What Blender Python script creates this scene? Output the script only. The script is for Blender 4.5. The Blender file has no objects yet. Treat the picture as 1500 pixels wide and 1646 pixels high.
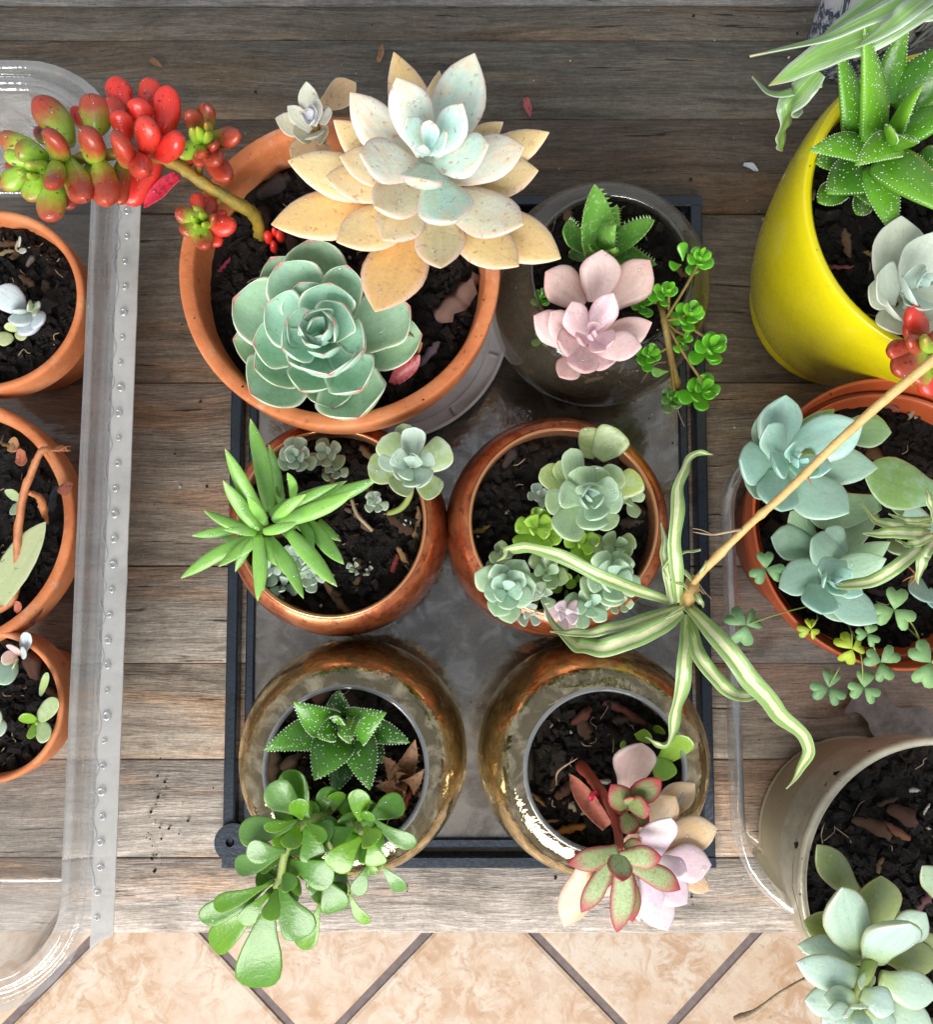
import bpy, math, random
from mathutils import Vector, Euler, noise as mnoise

# ------------------------------------------------------------------ camera
SC = bpy.context.scene
COL = SC.collection
R = math.radians
H = 0.45                      # metres from the table top to the lens
FPX, CX, CY = 1338.0, 715.0, 823.0      # focal length and principal point of the photograph (1500 x 1646)
TILT = R(5.64)
cam_d = bpy.data.cameras.new('camera')
cam = bpy.data.objects.new('camera', cam_d)
COL.objects.link(cam)
cam.location = (0, 0, H)
cam.rotation_euler = (TILT, 0, 0)
cam_d.sensor_fit = 'HORIZONTAL'
cam_d.sensor_width = 36
cam_d.lens = FPX / 1500 * 36
cam_d.shift_x = (750 - CX) / 1500
cam_d.clip_start = 0.01
cam_d.clip_end = 50
SC.camera = cam

# ------------------------------------------------------------------ light
world = bpy.data.worlds.new('World')
SC.world = world
world.use_nodes = True
bg = world.node_tree.nodes['Background']
bg.inputs[0].default_value = (0.88, 0.93, 1.0, 1)
bg.inputs[1].default_value = 0.50

def area(name, loc, target, sx, sy, power, col):
    d = bpy.data.lights.new(name, 'AREA')
    d.shape = 'RECTANGLE'; d.size = sx; d.size_y = sy; d.energy = power; d.color = col
    o = bpy.data.objects.new(name, d); COL.objects.link(o)
    o.location = loc
    o.rotation_euler = (Vector(target) - Vector(loc)).to_track_quat('-Z', 'Y').to_euler()
    return o
# the open side of the porch, towards the viewer
area('porch_opening_light', (-0.45, -1.75, 1.45), (0, 0.05, 0), 1.9, 1.3, 80, (1.0, 0.975, 0.94))

SC.view_settings.view_transform = 'Standard'
SC.view_settings.look = 'None'
SC.view_settings.exposure = 0.14
SC.view_settings.gamma = 1.0
SC.cycles.max_bounces = 7
SC.cycles.transparent_max_bounces = 24
SC.cycles.caustics_reflective = False
SC.cycles.caustics_refractive = False
SC.cycles.use_denoising = True
SC.cycles.use_adaptive_sampling = True
SC.cycles.adaptive_threshold = 0.025

# ------------------------------------------------------------------ helpers
ca, sa = math.cos(TILT), math.sin(TILT)
def at(px, py, z=0.0):
    """point of the place seen at photo pixel (px, py) at height z"""
    u, v = (px - CX) / FPX, -(py - CY) / FPX
    y, zz = v * ca + sa, v * sa - ca
    t = (H - z) / (-zz)
    return Vector((u * t, y * t, z))
def mpp(px, py, z=0.0):
    v = -(py - CY) / FPX
    return (H - z) / (ca - v * sa) / FPX

OFF = {}
def off(o): return OFF.get(o, Vector((0, 0, 0))) if o else Vector((0, 0, 0))
def props(o, label=None, cat=None, group=None, kind=None):
    if label: o['label'] = label
    if cat: o['category'] = cat
    if group: o['group'] = group
    if kind: o['kind'] = kind
    return o
def thing(name, label, cat, loc, group=None):
    o = bpy.data.objects.new(name, None); COL.objects.link(o)
    o.location = loc; o.empty_display_size = 0.02
    OFF[o] = Vector(loc)
    return props(o, label, cat, group)
def part(name, verts, faces, mat, parent=None, uvs=None, smooth=True, color=None, kind=None, loc=None, label=None):
    """one mesh object; verts are given in world space"""
    base = off(parent) if parent else Vector(loc or (0, 0, 0))
    me = bpy.data.meshes.new(name)
    me.from_pydata([tuple(Vector(v) - base) for v in verts], [], faces)
    if uvs:
        l = me.uv_layers.new(name='UVMap')
        flat = []
        for lp in me.loops: flat.extend(uvs[lp.vertex_index])
        l.data.foreach_set('uv', flat)
    if smooth: me.polygons.foreach_set('use_smooth', [True] * len(me.polygons))
    me.materials.append(mat); me.update()
    o = bpy.data.objects.new(name, me); COL.objects.link(o)
    if parent: o.parent = parent
    else: o.location = base
    OFF[o] = base
    if color: o.color = color
    if kind: o['kind'] = kind
    if label: o['label'] = label
    return o
def inst(name, me, parent, loc, rot=(0, 0, 0), scale=(1, 1, 1), color=None):
    o = bpy.data.objects.new(name, me); COL.objects.link(o)
    o.parent = parent
    o.location = Vector(loc) - off(parent); o.rotation_euler = rot; o.scale = scale
    OFF[o] = Vector(loc)
    if color: o.color = color
    return o
class MB:
    def __init__(s): s.v = []; s.f = []; s.uv = []
    def add(s, v, f, uv=None):
        n = len(s.v); s.v += [Vector(p) for p in v]; s.f += [tuple(i + n for i in q) for q in f]
        s.uv += uv if uv else [(0.5, 0.5)] * len(v)
    def box(s, x0, x1, y0, y1, z0, z1, b=0.0):
        v = []
        for z, i in ((z0, 0), (z1 - b, 0), (z1, b)):
            v += [(x0 + i, y0 + i, z), (x1 - i, y0 + i, z), (x1 - i, y1 - i, z), (x0 + i, y1 - i, z)]
        f = [(3, 2, 1, 0), (8, 9, 10, 11)]
        for k in (0, 4):
            for i in range(4): f.append((k + i, k + (i + 1) % 4, k + 4 + (i + 1) % 4, k + 4 + i))
        s.add(v, f)
    def build(s, name, mat, parent=None, **k):
        return part(name, s.v, s.f, mat, parent, uvs=s.uv, **k)

def crom(pts, n=6):
    """catmull-rom through pts"""
    P = [Vector(p) for p in pts]; P = [P[0] * 2 - P[1]] + P + [P[-1] * 2 - P[-2]]
    out = []
    for i in range(1, len(P) - 2):
        a, b, c, d = P[i - 1:i + 3]
        for k in range(n):
            t = k / n
            out.append(0.5 * (2 * b + (c - a) * t + (2 * a - 5 * b + 4 * c - d) * t * t + (3 * b - a - 3 * c + d) * t ** 3))
    out.append(P[-2]); return out
def interp(pts, t):
    for (a, va), (b, vb) in zip(pts, pts[1:]):
        if t <= b:
            k = (t - a) / (b - a) if b > a else 0
            return va + (vb - va) * k
    return pts[-1][1]
def tube(mb, path, rad, n=8, rough=0.0):
    """rad: list of (t, r) or a number"""
    L = len(path); vs = []; fs = []; uv = []
    side = None
    for i, p in enumerate(path):
        tg = (path[min(i + 1, L - 1)] - path[max(i - 1, 0)]).normalized()
        if side is None:
            side = tg.cross(Vector((0.3, 0.2, 1))).normalized()
        side = (side - tg * side.dot(tg)).normalized()
        up = tg.cross(side)
        t = i / (L - 1)
        r = interp(rad, t) if isinstance(rad, list) else rad
        for k in range(n):
            a = 2 * math.pi * k / n
            rr = r * (1 + (random.uniform(-rough, rough) if rough else 0))
            vs.append(p + side * math.cos(a) * rr + up * math.sin(a) * rr); uv.append((k / n, t))
        if i:
            for k in range(n):
                a, b = (i - 1) * n + k, (i - 1) * n + (k + 1) % n
                fs.append((a, b, b + n, a + n))
    fs.append(tuple(range(n - 1, -1, -1))); fs.append(tuple(range((L - 1) * n, L * n)))
    mb.add(vs, fs, uv)
def lathe(c, prof, n=80, wob=0.0, caps=(False, False)):
    vs, fs, uv = [], [], []
    for j, (r, z) in enumerate(prof):
        for k in range(n):
            a = 2 * math.pi * k / n
            rr = r * (1 + wob * math.sin(3 * a + 1.3) + wob * 0.6 * math.sin(7 * a))
            vs.append((c[0] + rr * math.cos(a), c[1] + rr * math.sin(a), z)); uv.append((k / n, j / len(prof)))
        if j:
            for k in range(n):
                a, b = (j - 1) * n + k, (j - 1) * n + (k + 1) % n
                fs.append((a, b, b + n, a + n))
    if caps[0]: fs.append(tuple(range(n - 1, -1, -1)))
    if caps[1]: m = (len(prof) - 1) * n; fs.append(tuple(range(m, m + n)))
    return vs, fs, uv
def smooth_prof(p, n=5): return [(v.x, v.y) for v in crom([Vector((r, z, 0)) for r, z in p], n)]

# ------------------------------------------------------------------ materials
MATS = {}
class NT:
    def __init__(s, name):
        s.m = bpy.data.materials.new(name); s.m.use_nodes = True
        s.t = s.m.node_tree; s.b = s.t.nodes['Principled BSDF']; s.out = s.t.nodes['Material Output']
        MATS[name] = s.m
    def n(s, typ, **k):
        o = s.t.nodes.new('ShaderNode' + typ)
        for a, v in k.items():
            if a.startswith('i_'):
                key = a[2:].replace('_', ' ')
                s.set(o.inputs[key if key in o.inputs else int(key)], v)
            else: setattr(o, a, v)
        return o
    def set(s, inp, v):
        if isinstance(v, bpy.types.NodeSocket): s.t.links.new(v, inp)
        elif isinstance(v, tuple) and len(v) == 3 and inp.type == 'RGBA': inp.default_value = (*v, 1)
        else: inp.default_value = v
    def math(s, op, a, b=0.5, c=None, clamp=False):
        o = s.t.nodes.new('ShaderNodeMath'); o.operation = op; o.use_clamp = clamp
        s.set(o.inputs[0], a); s.set(o.inputs[1], b)
        if c is not None: s.set(o.inputs[2], c)
        return o.outputs[0]
    def mix(s, f, a, b, mode='MIX'):
        o = s.t.nodes.new('ShaderNodeMix'); o.data_type = 'RGBA'; o.blend_type = mode
        s.set(o.inputs[0], f); s.set(o.inputs[6], a); s.set(o.inputs[7], b)
        return o.outputs[2]
    def ramp(s, f, stops):
        o = s.t.nodes.new('ShaderNodeValToRGB'); e = o.color_ramp.elements
        while len(e) < len(stops): e.new(0.5)
        for x, (p, c) in zip(e, stops):
            x.position = p
            x.color = (*c, 1) if isinstance(c, tuple) else (c, c, c, 1)
        s.set(o.inputs[0], f); return o.outputs[0]
    def step(s, x, a, b):
        o = s.t.nodes.new('ShaderNodeMapRange'); o.interpolation_type = 'SMOOTHSTEP'
        s.set(o.inputs[0], x); s.set(o.inputs[1], a); s.set(o.inputs[2], b)
        return o.outputs[0]
    def noise(s, scale, detail=4, rough=0.55, vec=None, dist=0.0):
        o = s.t.nodes.new('ShaderNodeTexNoise')
        o.inputs['Scale'].default_value = scale; o.inputs['Detail'].default_value = detail
        o.inputs['Roughness'].default_value = rough; o.inputs['Distortion'].default_value = dist
        if vec is not None: s.set(o.inputs['Vector'], vec)
        return o.outputs[0]
    def objco(s, stretch=None, rnd=True):
        tc = s.n('TexCoord'); v = tc.outputs['Object']
        if rnd:
            oi = s.n('ObjectInfo')
            cb = s.n('CombineXYZ'); 
            for i, k in enumerate((37.1, 91.7, 53.3)): s.set(cb.inputs[i], s.math('MULTIPLY', oi.outputs['Random'], k))
            ad = s.n('VectorMath', operation='ADD'); s.set(ad.inputs[0], v); s.set(ad.inputs[1], cb.outputs[0]); v = ad.outputs[0]
        if stretch:
            mp = s.n('VectorMath', operation='MULTIPLY'); s.set(mp.inputs[0], v); mp.inputs[1].default_value = stretch; v = mp.outputs[0]
        return v
    def bump(s, h, strength=0.3, dist=0.001):
        o = s.n('Bump'); o.inputs['Strength'].default_value = strength; o.inputs['Distance'].default_value = dist
        s.set(o.inputs['Height'], h); s.t.links.new(o.outputs[0], s.b.inputs['Normal']); return o.outputs[0]
    def P(s, **k):
        for a, v in k.items(): s.set(s.b.inputs[a.replace('_', ' ')], v)
        return s.m

def leaf_mat(name, ramp, tip=None, tip0=0.75, tipk=1.0, edge=None, edge0=0.82, edgek=0.6, spots=None, spotk=0.5, spot_t=0.64,
             base=None, rough=0.38, sss=0.25, mott=0.25, red=None, stripe=None, bloom=None, dots=None, coat=0.0, dirt=0.0, scars=0.5):
    m = NT(name)
    uv = m.n('UVMap'); sp = m.n('SeparateXYZ'); m.set(sp.inputs[0], uv.outputs[0])
    u, v = sp.outputs[0], sp.outputs[1]
    e = m.math('ABSOLUTE', m.math('MULTIPLY_ADD', u, 2.0, -1.0))
    oi = m.n('ObjectInfo'); sc = m.n('SeparateColor'); m.set(sc.inputs[0], oi.outputs['Color'])
    age = sc.outputs[0]
    co = m.objco()
    n1 = m.noise(170, 4, 0.6, co)
    n2 = m.noise(700, 3, 0.6, co)
    c = m.ramp(m.math('MULTIPLY_ADD', n1, 0.25, m.math('SUBTRACT', age, 0.125)), ramp)
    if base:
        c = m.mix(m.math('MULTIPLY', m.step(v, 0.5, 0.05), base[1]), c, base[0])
    if red:   # jelly-bean leaves: the red runs from the tip, further down the redder the leaf
        x = m.math('ADD', v, m.math('MULTIPLY_ADD', age, 1.35, m.math('MULTIPLY', n1, 0.45)))
        c = m.mix(m.step(x, 1.02, 1.62), c, m.mix(m.step(age, 0.55, 1.0), red[0], red[1]))
    if tip:
        c = m.mix(m.math('MULTIPLY', m.step(m.math('MULTIPLY_ADD', n1, 0.15, v), tip0 + 0.07, 1.07), tipk), c, tip)
    if edge:
        c = m.mix(m.math('MULTIPLY', m.step(e, edge0, 0.99), edgek), c, edge)
    if stripe:  # variegated blade: pale middle, green margins
        s1 = m.step(m.math('ADD', m.math('MULTIPLY', n1, 0.5), m.math('SUBTRACT', e, 0.15)), stripe[1], stripe[1] + 0.2)
        c = m.mix(s1, stripe[0], c)
        fine = m.noise(16, 3, 0.6, m_stripe(m, u, v))
        c = m.mix(m.math('MULTIPLY', m.step(fine, 0.55, 0.62), 0.5), c, stripe[2])
    if spots:
        s1 = m.step(m.noise(430, 2, 0.5, co, 0.4), spot_t, spot_t + 0.05)
        c = m.mix(m.math('MULTIPLY', s1, spotk), c, spots)
    if dots:
        s1 = m.step(m.noise(dots[1], 2, 0.5, co), dots[2], dots[2] + 0.05)
        c = m.mix(m.math('MULTIPLY', s1, dots[3]), c, dots[0])
    if bloom:
        c = m.mix(m.math('MULTIPLY', m.step(n1, 0.42, 0.7), bloom[1]), c, bloom[0])
    if dirt:
        d = m.math('MULTIPLY', m.step(n2, 0.6, 0.72), m.math('MULTIPLY', m.step(n1, 0.5, 0.65), dirt))
        c = m.mix(d, c, (0.03, 0.025, 0.012))
    stv = m.n('CombineXYZ'); m.set(stv.inputs[0], u); m.set(stv.inputs[1], m.math('MULTIPLY', v, 0.12)); m.set(stv.inputs[2], m.math('MULTIPLY', oi.outputs['Random'], 40.0))
    strk = m.noise(9, 4, 0.6, stv.outputs[0])
    n3 = m.noise(1500, 2, 0.6, co)
    scar = m.math('MULTIPLY', m.step(m.noise(260, 5, 0.7, co, 0.6), 0.665, 0.72), scars)
    c = m.mix(scar, c, m.mix(1.0, (0.55, 0.36, 0.22), c, 'MULTIPLY'))
    c = m.mix(m.math('MULTIPLY', m.step(n3, 0.55, 0.75), 0.10), c, m.mix(0.5, c, (0.8, 0.8, 0.75)))
    k = m.math('MULTIPLY_ADD', n2, mott, 1 - mott * 0.5)
    k = m.math('MULTIPLY', k, m.math('MULTIPLY_ADD', strk, 0.4, 0.8))
    k = m.math('MULTIPLY', k, m.math('MULTIPLY_ADD', oi.outputs['Random'], 0.2, 0.9))
    c = m.mix(1.0, c, k, 'MULTIPLY')
    m.bump(m.math('ADD', m.math('MULTIPLY', n1, 0.7), m.math('MULTIPLY', n2, 0.3)), 0.35, 0.0012)
    rr = m.math('MULTIPLY_ADD', n1, 0.25, rough - 0.18)
    m.P(Base_Color=c, Roughness=rr, Subsurface_Weight=sss, Subsurface_Scale=0.006, Specular_IOR_Level=0.55)
    m.b.inputs['Subsurface Radius'].default_value = (1.0, 0.8, 0.4)
    if coat: m.P(Coat_Weight=coat, Coat_Roughness=0.12)
    return m.m
def m_stripe(m, u, v):
    cb = m.n('CombineXYZ'); m.set(cb.inputs[0], u); m.set(cb.inputs[1], m.math('MULTIPLY', v, 0.10)); oi_ = m.n('ObjectInfo'); m.set(cb.inputs[2], m.math('MULTIPLY', oi_.outputs['Random'], 30.0)); return cb.outputs[0]

ghost = leaf_mat('ghost_leaf', [(0.0, (0.52, 0.76, 0.72)), (0.14, (0.56, 0.80, 0.70)), (0.3, (0.76, 0.77, 0.66)), (0.5, (0.82, 0.72, 0.48)), (0.78, (0.83, 0.64, 0.30)), (1.0, (0.83, 0.52, 0.19))],
                 tip=(0.84, 0.50, 0.24), tip0=0.74, tipk=0.35, edge=(0.84, 0.58, 0.60), edge0=0.66, edgek=0.5, bloom=((0.80, 0.56, 0.34), 0.3), spots=(0.50, 0.16, 0.11), spotk=0.55, spot_t=0.64, sss=0.3, rough=0.34)
ghost_small = leaf_mat('small_grey_leaf', [(0.0, (0.56, 0.58, 0.64)), (0.4, (0.62, 0.62, 0.48)), (0.75, (0.66, 0.48, 0.27)), (1.0, (0.52, 0.33, 0.18))],
                       edge=(0.72, 0.56, 0.40), edgek=0.4, spots=(0.30, 0.13, 0.07), spotk=0.6, spot_t=0.64)
echev = leaf_mat('echeveria_leaf', [(0.0, (0.42, 0.70, 0.56)), (0.45, (0.38, 0.63, 0.48)), (1.0, (0.38, 0.55, 0.34))],
                 tip=(0.65, 0.10, 0.12), tip0=0.965, tipk=0.95, edge=(0.82, 0.88, 0.66), edge0=0.80, edgek=0.9, dirt=0.85, base=((0.15, 0.40, 0.20), 0.7), sss=0.25, rough=0.34, bloom=((0.46, 0.70, 0.56), 0.5))
pinkm = leaf_mat('pink_leaf', [(0.0, (0.80, 0.55, 0.62)), (0.5, (0.82, 0.60, 0.58)), (1.0, (0.80, 0.56, 0.46))],
                 tip=(0.78, 0.34, 0.34), tip0=0.78, tipk=0.5, edge=(0.78, 0.38, 0.42), edge0=0.75, edgek=0.5, sss=0.3, bloom=((0.80, 0.70, 0.70), 0.35), rough=0.34)
bean = leaf_mat('jelly_bean_leaf', [(0.0, (0.34, 0.60, 0.05)), (1.0, (0.42, 0.50, 0.07))], red=((0.40, 0.060, 0.028), (0.88, 0.045, 0.030)),
                spots=(0.12, 0.010, 0.008), spotk=0.8, spot_t=0.65, sss=0.5, rough=0.4, coat=0.22)
tiger = leaf_mat('tiger_jaw_leaf', [(0.0, (0.16, 0.38, 0.06)), (1.0, (0.10, 0.30, 0.045))], edge=(0.40, 0.58, 0.20), edge0=0.9, dots=((0.36, 0.58, 0.28), 520, 0.57, 0.55), rough=0.42)
trail = leaf_mat('trailing_sedum_leaf', [(0.0, (0.16, 0.50, 0.035)), (0.6, (0.085, 0.36, 0.015)), (1.0, (0.22, 0.36, 0.15))], sss=0.25, rough=0.28, coat=0.3)
finger = leaf_mat('finger_leaf', [(0.0, (0.27, 0.55, 0.09)), (0.5, (0.20, 0.46, 0.08)), (1.0, (0.13, 0.36, 0.06))], tip=(0.46, 0.66, 0.22), tip0=0.9, edge=(0.52, 0.72, 0.30), edge0=0.86, edgek=0.4, sss=0.22, rough=0.4, bloom=((0.30, 0.52, 0.22), 0.45))
stone = leaf_mat('stonecrop_leaf', [(0.0, (0.44, 0.58, 0.48)), (0.5, (0.42, 0.54, 0.36)), (1.0, (0.32, 0.42, 0.12))], edge=(0.60, 0.64, 0.50), edge0=0.85, edgek=0.4, sss=0.3, rough=0.4, bloom=((0.54, 0.62, 0.58), 0.5))
stone_b = leaf_mat('dewy_stonecrop_leaf', [(0.0, (0.46, 0.66, 0.54)), (0.5, (0.46, 0.62, 0.38)), (1.0, (0.42, 0.50, 0.13))], edge=(0.54, 0.66, 0.42), edge0=0.85, edgek=0.45, sss=0.3, rough=0.32, coat=0.2, bloom=((0.44, 0.62, 0.50), 0.4))
lime = leaf_mat('lime_leaf', [(0.0, (0.34, 0.56, 0.08)), (1.0, (0.22, 0.42, 0.04))], sss=0.3, rough=0.28, coat=0.3)
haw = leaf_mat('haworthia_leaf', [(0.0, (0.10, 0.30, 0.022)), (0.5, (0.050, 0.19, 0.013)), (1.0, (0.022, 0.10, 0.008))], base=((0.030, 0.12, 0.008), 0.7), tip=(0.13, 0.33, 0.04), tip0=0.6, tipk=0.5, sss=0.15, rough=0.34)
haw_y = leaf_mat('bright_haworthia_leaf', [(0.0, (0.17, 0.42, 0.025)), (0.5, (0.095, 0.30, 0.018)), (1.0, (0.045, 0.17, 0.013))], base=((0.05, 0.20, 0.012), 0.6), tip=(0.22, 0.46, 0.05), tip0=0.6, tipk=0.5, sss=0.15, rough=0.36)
jade = leaf_mat('jade_leaf', [(0.0, (0.17, 0.38, 0.008)), (0.5, (0.065, 0.215, 0.006)), (1.0, (0.14, 0.31, 0.07))], edge=(0.22, 0.42, 0.04), edge0=0.9, edgek=0.5, sss=0.15, rough=0.38, coat=0.3, bloom=((0.10, 0.27, 0.02), 0.3))
velvet = leaf_mat('red_edged_leaf', [(0.0, (0.40, 0.54, 0.26)), (0.5, (0.26, 0.32, 0.11)), (1.0, (0.13, 0.18, 0.035))], tip=(0.42, 0.008, 0.045), tip0=0.60, tipk=0.95, edge=(0.40, 0.012, 0.060), edge0=0.50, edgek=0.8, dots=((0.30, 0.02, 0.05), 1100, 0.56, 0.4), rough=0.6, sss=0.12)
pastel = leaf_mat('pastel_leaf', [(0.0, (0.66, 0.54, 0.64)), (0.35, (0.74, 0.50, 0.52)), (0.65, (0.76, 0.54, 0.30)), (1.0, (0.78, 0.46, 0.28))], edge=(0.80, 0.58, 0.64), edge0=0.75, edgek=0.4, sss=0.3, rough=0.4, bloom=((0.66, 0.68, 0.58), 0.4))
blueg = leaf_mat('blue_ghost_leaf', [(0.0, (0.32, 0.62, 0.56)), (0.4, (0.36, 0.56, 0.46)), (0.7, (0.32, 0.48, 0.28)), (1.0, (0.20, 0.36, 0.05))], edge=(0.62, 0.74, 0.64), edge0=0.88, edgek=0.5, base=((0.24, 0.44, 0.26), 0.5), sss=0.28, rough=0.36, bloom=((0.44, 0.60, 0.52), 0.4))
oliveg = leaf_mat('olive_ghost_leaf', [(0.0, (0.50, 0.66, 0.60)), (0.5, (0.42, 0.56, 0.40)), (1.0, (0.24, 0.28, 0.06))], edge=(0.44, 0.40, 0.16), edge0=0.84, edgek=0.6, base=((0.34, 0.44, 0.10), 0.7), sss=0.25, rough=0.36, coat=0.15)
spider = leaf_mat('spider_blade', [(0.0, (0.22, 0.38, 0.09)), (1.0, (0.34, 0.48, 0.24))], stripe=((0.72, 0.72, 0.42), 0.34, (0.40, 0.54, 0.22)), edge=(0.66, 0.72, 0.50), edge0=0.93, edgek=0.6, sss=0.1, rough=0.4, mott=0.2)
spider_g = leaf_mat('green_spider_blade', [(0.0, (0.15, 0.34, 0.06)), (1.0, (0.34, 0.48, 0.32))], stripe=((0.22, 0.42, 0.10), 0.5, (0.60, 0.68, 0.52)), tip=(0.55, 0.24, 0.13), tip0=0.9, tipk=0.9, edge=(0.66, 0.72, 0.60), edge0=0.78, edgek=0.8, sss=0.1, rough=0.4, mott=0.12)
clover = leaf_mat('clover_leaflet', [(0.0, (0.17, 0.34, 0.15)), (0.6, (0.24, 0.42, 0.14)), (1.0, (0.50, 0.62, 0.03))], edge=(0.40, 0.54, 0.30), edge0=0.9, edgek=0.3, sss=0.05, rough=0.6)
drym = leaf_mat('dry_leaf', [(0.0, (0.42, 0.10, 0.06)), (0.5, (0.42, 0.22, 0.10)), (1.0, (0.16, 0.08, 0.045))], spots=(0.10, 0.045, 0.03), spotk=0.6, spot_t=0.58, mott=0.7, rough=0.6, sss=0.05)
magenta = leaf_mat('withered_red_leaf', [(0.0, (0.62, 0.02, 0.06)), (1.0, (0.50, 0.10, 0.10))], spots=(0.25, 0.01, 0.03), spotk=0.7, spot_t=0.55, mott=0.6, rough=0.45)
palegrey = leaf_mat('powdery_leaf', [(0.0, (0.56, 0.64, 0.72)), (0.5, (0.52, 0.60, 0.50)), (1.0, (0.50, 0.56, 0.26))], sss=0.2, rough=0.5, mott=0.3, edge=(0.6, 0.52, 0.56), edgek=0.3)

def simple(name, col, rough=0.5, metal=0.0, var=0.3, scale=80, bump=0.3, bscale=300, col2=None, **k):
    m = NT(name); co = m.objco()
    n1 = m.noise(scale, 5, 0.6, co); n2 = m.noise(bscale, 4, 0.6, co)
    c2 = col2 or tuple(x * (1 - var) for x in col)
    c = m.mix(m.step(n1, 0.3, 0.7), col, c2)
    m.bump(n2, bump, 0.0008)
    m.P(Base_Color=c, Roughness=m.math('MULTIPLY_ADD', n2, 0.3, rough - 0.15), Metallic=metal, **k)
    return m.m
def stem_m(name, a, b): return simple(name, a, 0.5, 0, 0.3, 260, 0.5, 900, b)
stem_brown = stem_m('brown_stem', (0.30, 0.20, 0.07), (0.20, 0.14, 0.03))
stem_olive = stem_m('olive_stem', (0.40, 0.24, 0.03), (0.22, 0.19, 0.03))
stem_green = stem_m('green_stem', (0.24, 0.38, 0.08), (0.34, 0.34, 0.12))
stem_red = stem_m('red_stem', (0.42, 0.06, 0.04), (0.26, 0.07, 0.04))
stem_straw = stem_m('straw_stem', (0.74, 0.50, 0.20), (0.66, 0.40, 0.14))
stem_dry = stem_m('dry_stalk', (0.52, 0.20, 0.08), (0.40, 0.14, 0.05))
root_m = stem_m('pale_root', (0.42, 0.32, 0.20), (0.30, 0.20, 0.12))
perl = simple('perlite_grit', (0.34, 0.27, 0.20), 0.6, 0, 0.5, 400, 0.3, 900, (0.62, 0.58, 0.50))
white_bump = simple('white_tubercle', (0.66, 0.78, 0.58), 0.5, 0, 0.1)
black_metal = simple('black_painted_metal', (0.018, 0.030, 0.048), 0.3, 0.0, 0.4, 60, 0.25, 500, Specular_IOR_Level=0.6)
plaster = simple('white_plastic', (0.80, 0.82, 0.84), 0.45, 0, 0.15, 60, 0.1, 300, (0.64, 0.64, 0.64))
orange_p = simple('orange_plastic', (0.50, 0.10, 0.030), 0.4, 0, 0.2, 50, 0.1, 300)

def terracotta():
    m = NT('terracotta'); co = m.objco()
    n1 = m.noise(40, 5, 0.6, co); n2 = m.noise(420, 4, 0.65, co); n3 = m.noise(110, 5, 0.7, co)
    c = m.ramp(n1, [(0.3, (0.52, 0.155, 0.055)), (0.5, (0.66, 0.215, 0.078)), (0.7, (0.74, 0.31, 0.14))])
    c = m.mix(m.math('MULTIPLY', m.step(n3, 0.56, 0.70), 0.6), c, (0.66, 0.42, 0.30))
    c = m.mix(m.math('MULTIPLY', m.step(n3, 0.42, 0.28), 0.55), c, (0.20, 0.06, 0.03))
    c = m.mix(m.math('MULTIPLY', m.step(n2, 0.66, 0.72), 0.8), c, (0.06, 0.035, 0.02))
    m.bump(m.math('ADD', n2, n3), 0.35, 0.0008)
    return m.P(Base_Color=c, Roughness=0.62, Specular_IOR_Level=0.35)
terra = terracotta()
def copper_mat():
    m = NT('lacquered_copper'); co = m.objco()
    n1 = m.noise(45, 5, 0.65, co, 0.6); n2 = m.noise(260, 4, 0.6, co)
    c = m.ramp(n1, [(0.28, (0.15, 0.035, 0.015)), (0.45, (0.40, 0.10, 0.035)), (0.62, (0.62, 0.21, 0.085)), (0.8, (0.36, 0.09, 0.035))])
    c = m.mix(m.math('MULTIPLY', m.step(n2, 0.56, 0.66), 0.6), c, (0.10, 0.03, 0.02))
    m.bump(m.math('ADD', n1, m.math('MULTIPLY', n2, 0.5)), 0.35, 0.0012)
    return m.P(Base_Color=c, Roughness=m.math('MULTIPLY_ADD', n1, 0.4, 0.10), Metallic=0.62, Coat_Weight=0.35)
copper = copper_mat()
def rim_copper():
    m = NT('bright_copper'); return m.P(Base_Color=(0.86, 0.40, 0.20), Roughness=0.25, Metallic=0.8)
rimcop = rim_copper()
def yellow_mat():
    m = NT('yellow_glaze'); co = m.objco()
    n1 = m.noise(30, 4, 0.6, co); n2 = m.noise(120, 5, 0.7, co)
    c = m.mix(n1, (0.85, 0.74, 0.005), (0.80, 0.68, 0.009))
    c = m.mix(m.step(n2, 0.68, 0.72), c, (0.80, 0.72, 0.36))
    c = m.mix(m.math('MULTIPLY', m.step(n2, 0.36, 0.26), 0.6), c, (0.46, 0.32, 0.02))
    n3 = m.noise(420, 4, 0.7, co); c = m.mix(m.math('MULTIPLY', m.step(n3, 0.66, 0.72), 0.6), c, (0.20, 0.14, 0.03))
    m.bump(n2, 0.12, 0.001)
    return m.P(Base_Color=c, Roughness=m.math('MULTIPLY_ADD', n2, 0.3, 0.12), Coat_Weight=0.5, Coat_Roughness=0.06)
yellow = yellow_mat()
def gold_mat():
    m = NT('dull_gold_metal'); co = m.objco()
    n1 = m.noise(25, 5, 0.6, co); n2 = m.noise(140, 5, 0.7, co)
    c = m.mix(n1, (0.60, 0.54, 0.38), (0.48, 0.42, 0.27))
    c = m.mix(m.math('MULTIPLY', m.step(n2, 0.64, 0.72), 0.5), c, (0.56, 0.50, 0.34))
    c = m.mix(m.math('MULTIPLY', m.step(n2, 0.36, 0.28), 0.5), c, (0.12, 0.09, 0.04))
    m.bump(n2, 0.15, 0.001)
    return m.P(Base_Color=c, Roughness=m.math('MULTIPLY_ADD', n2, 0.3, 0.34), Metallic=0.25)
gold = gold_mat()
silver = simple('pale_metal_rim', (0.62, 0.57, 0.44), 0.4, 0.4, 0.25, 120)
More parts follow.
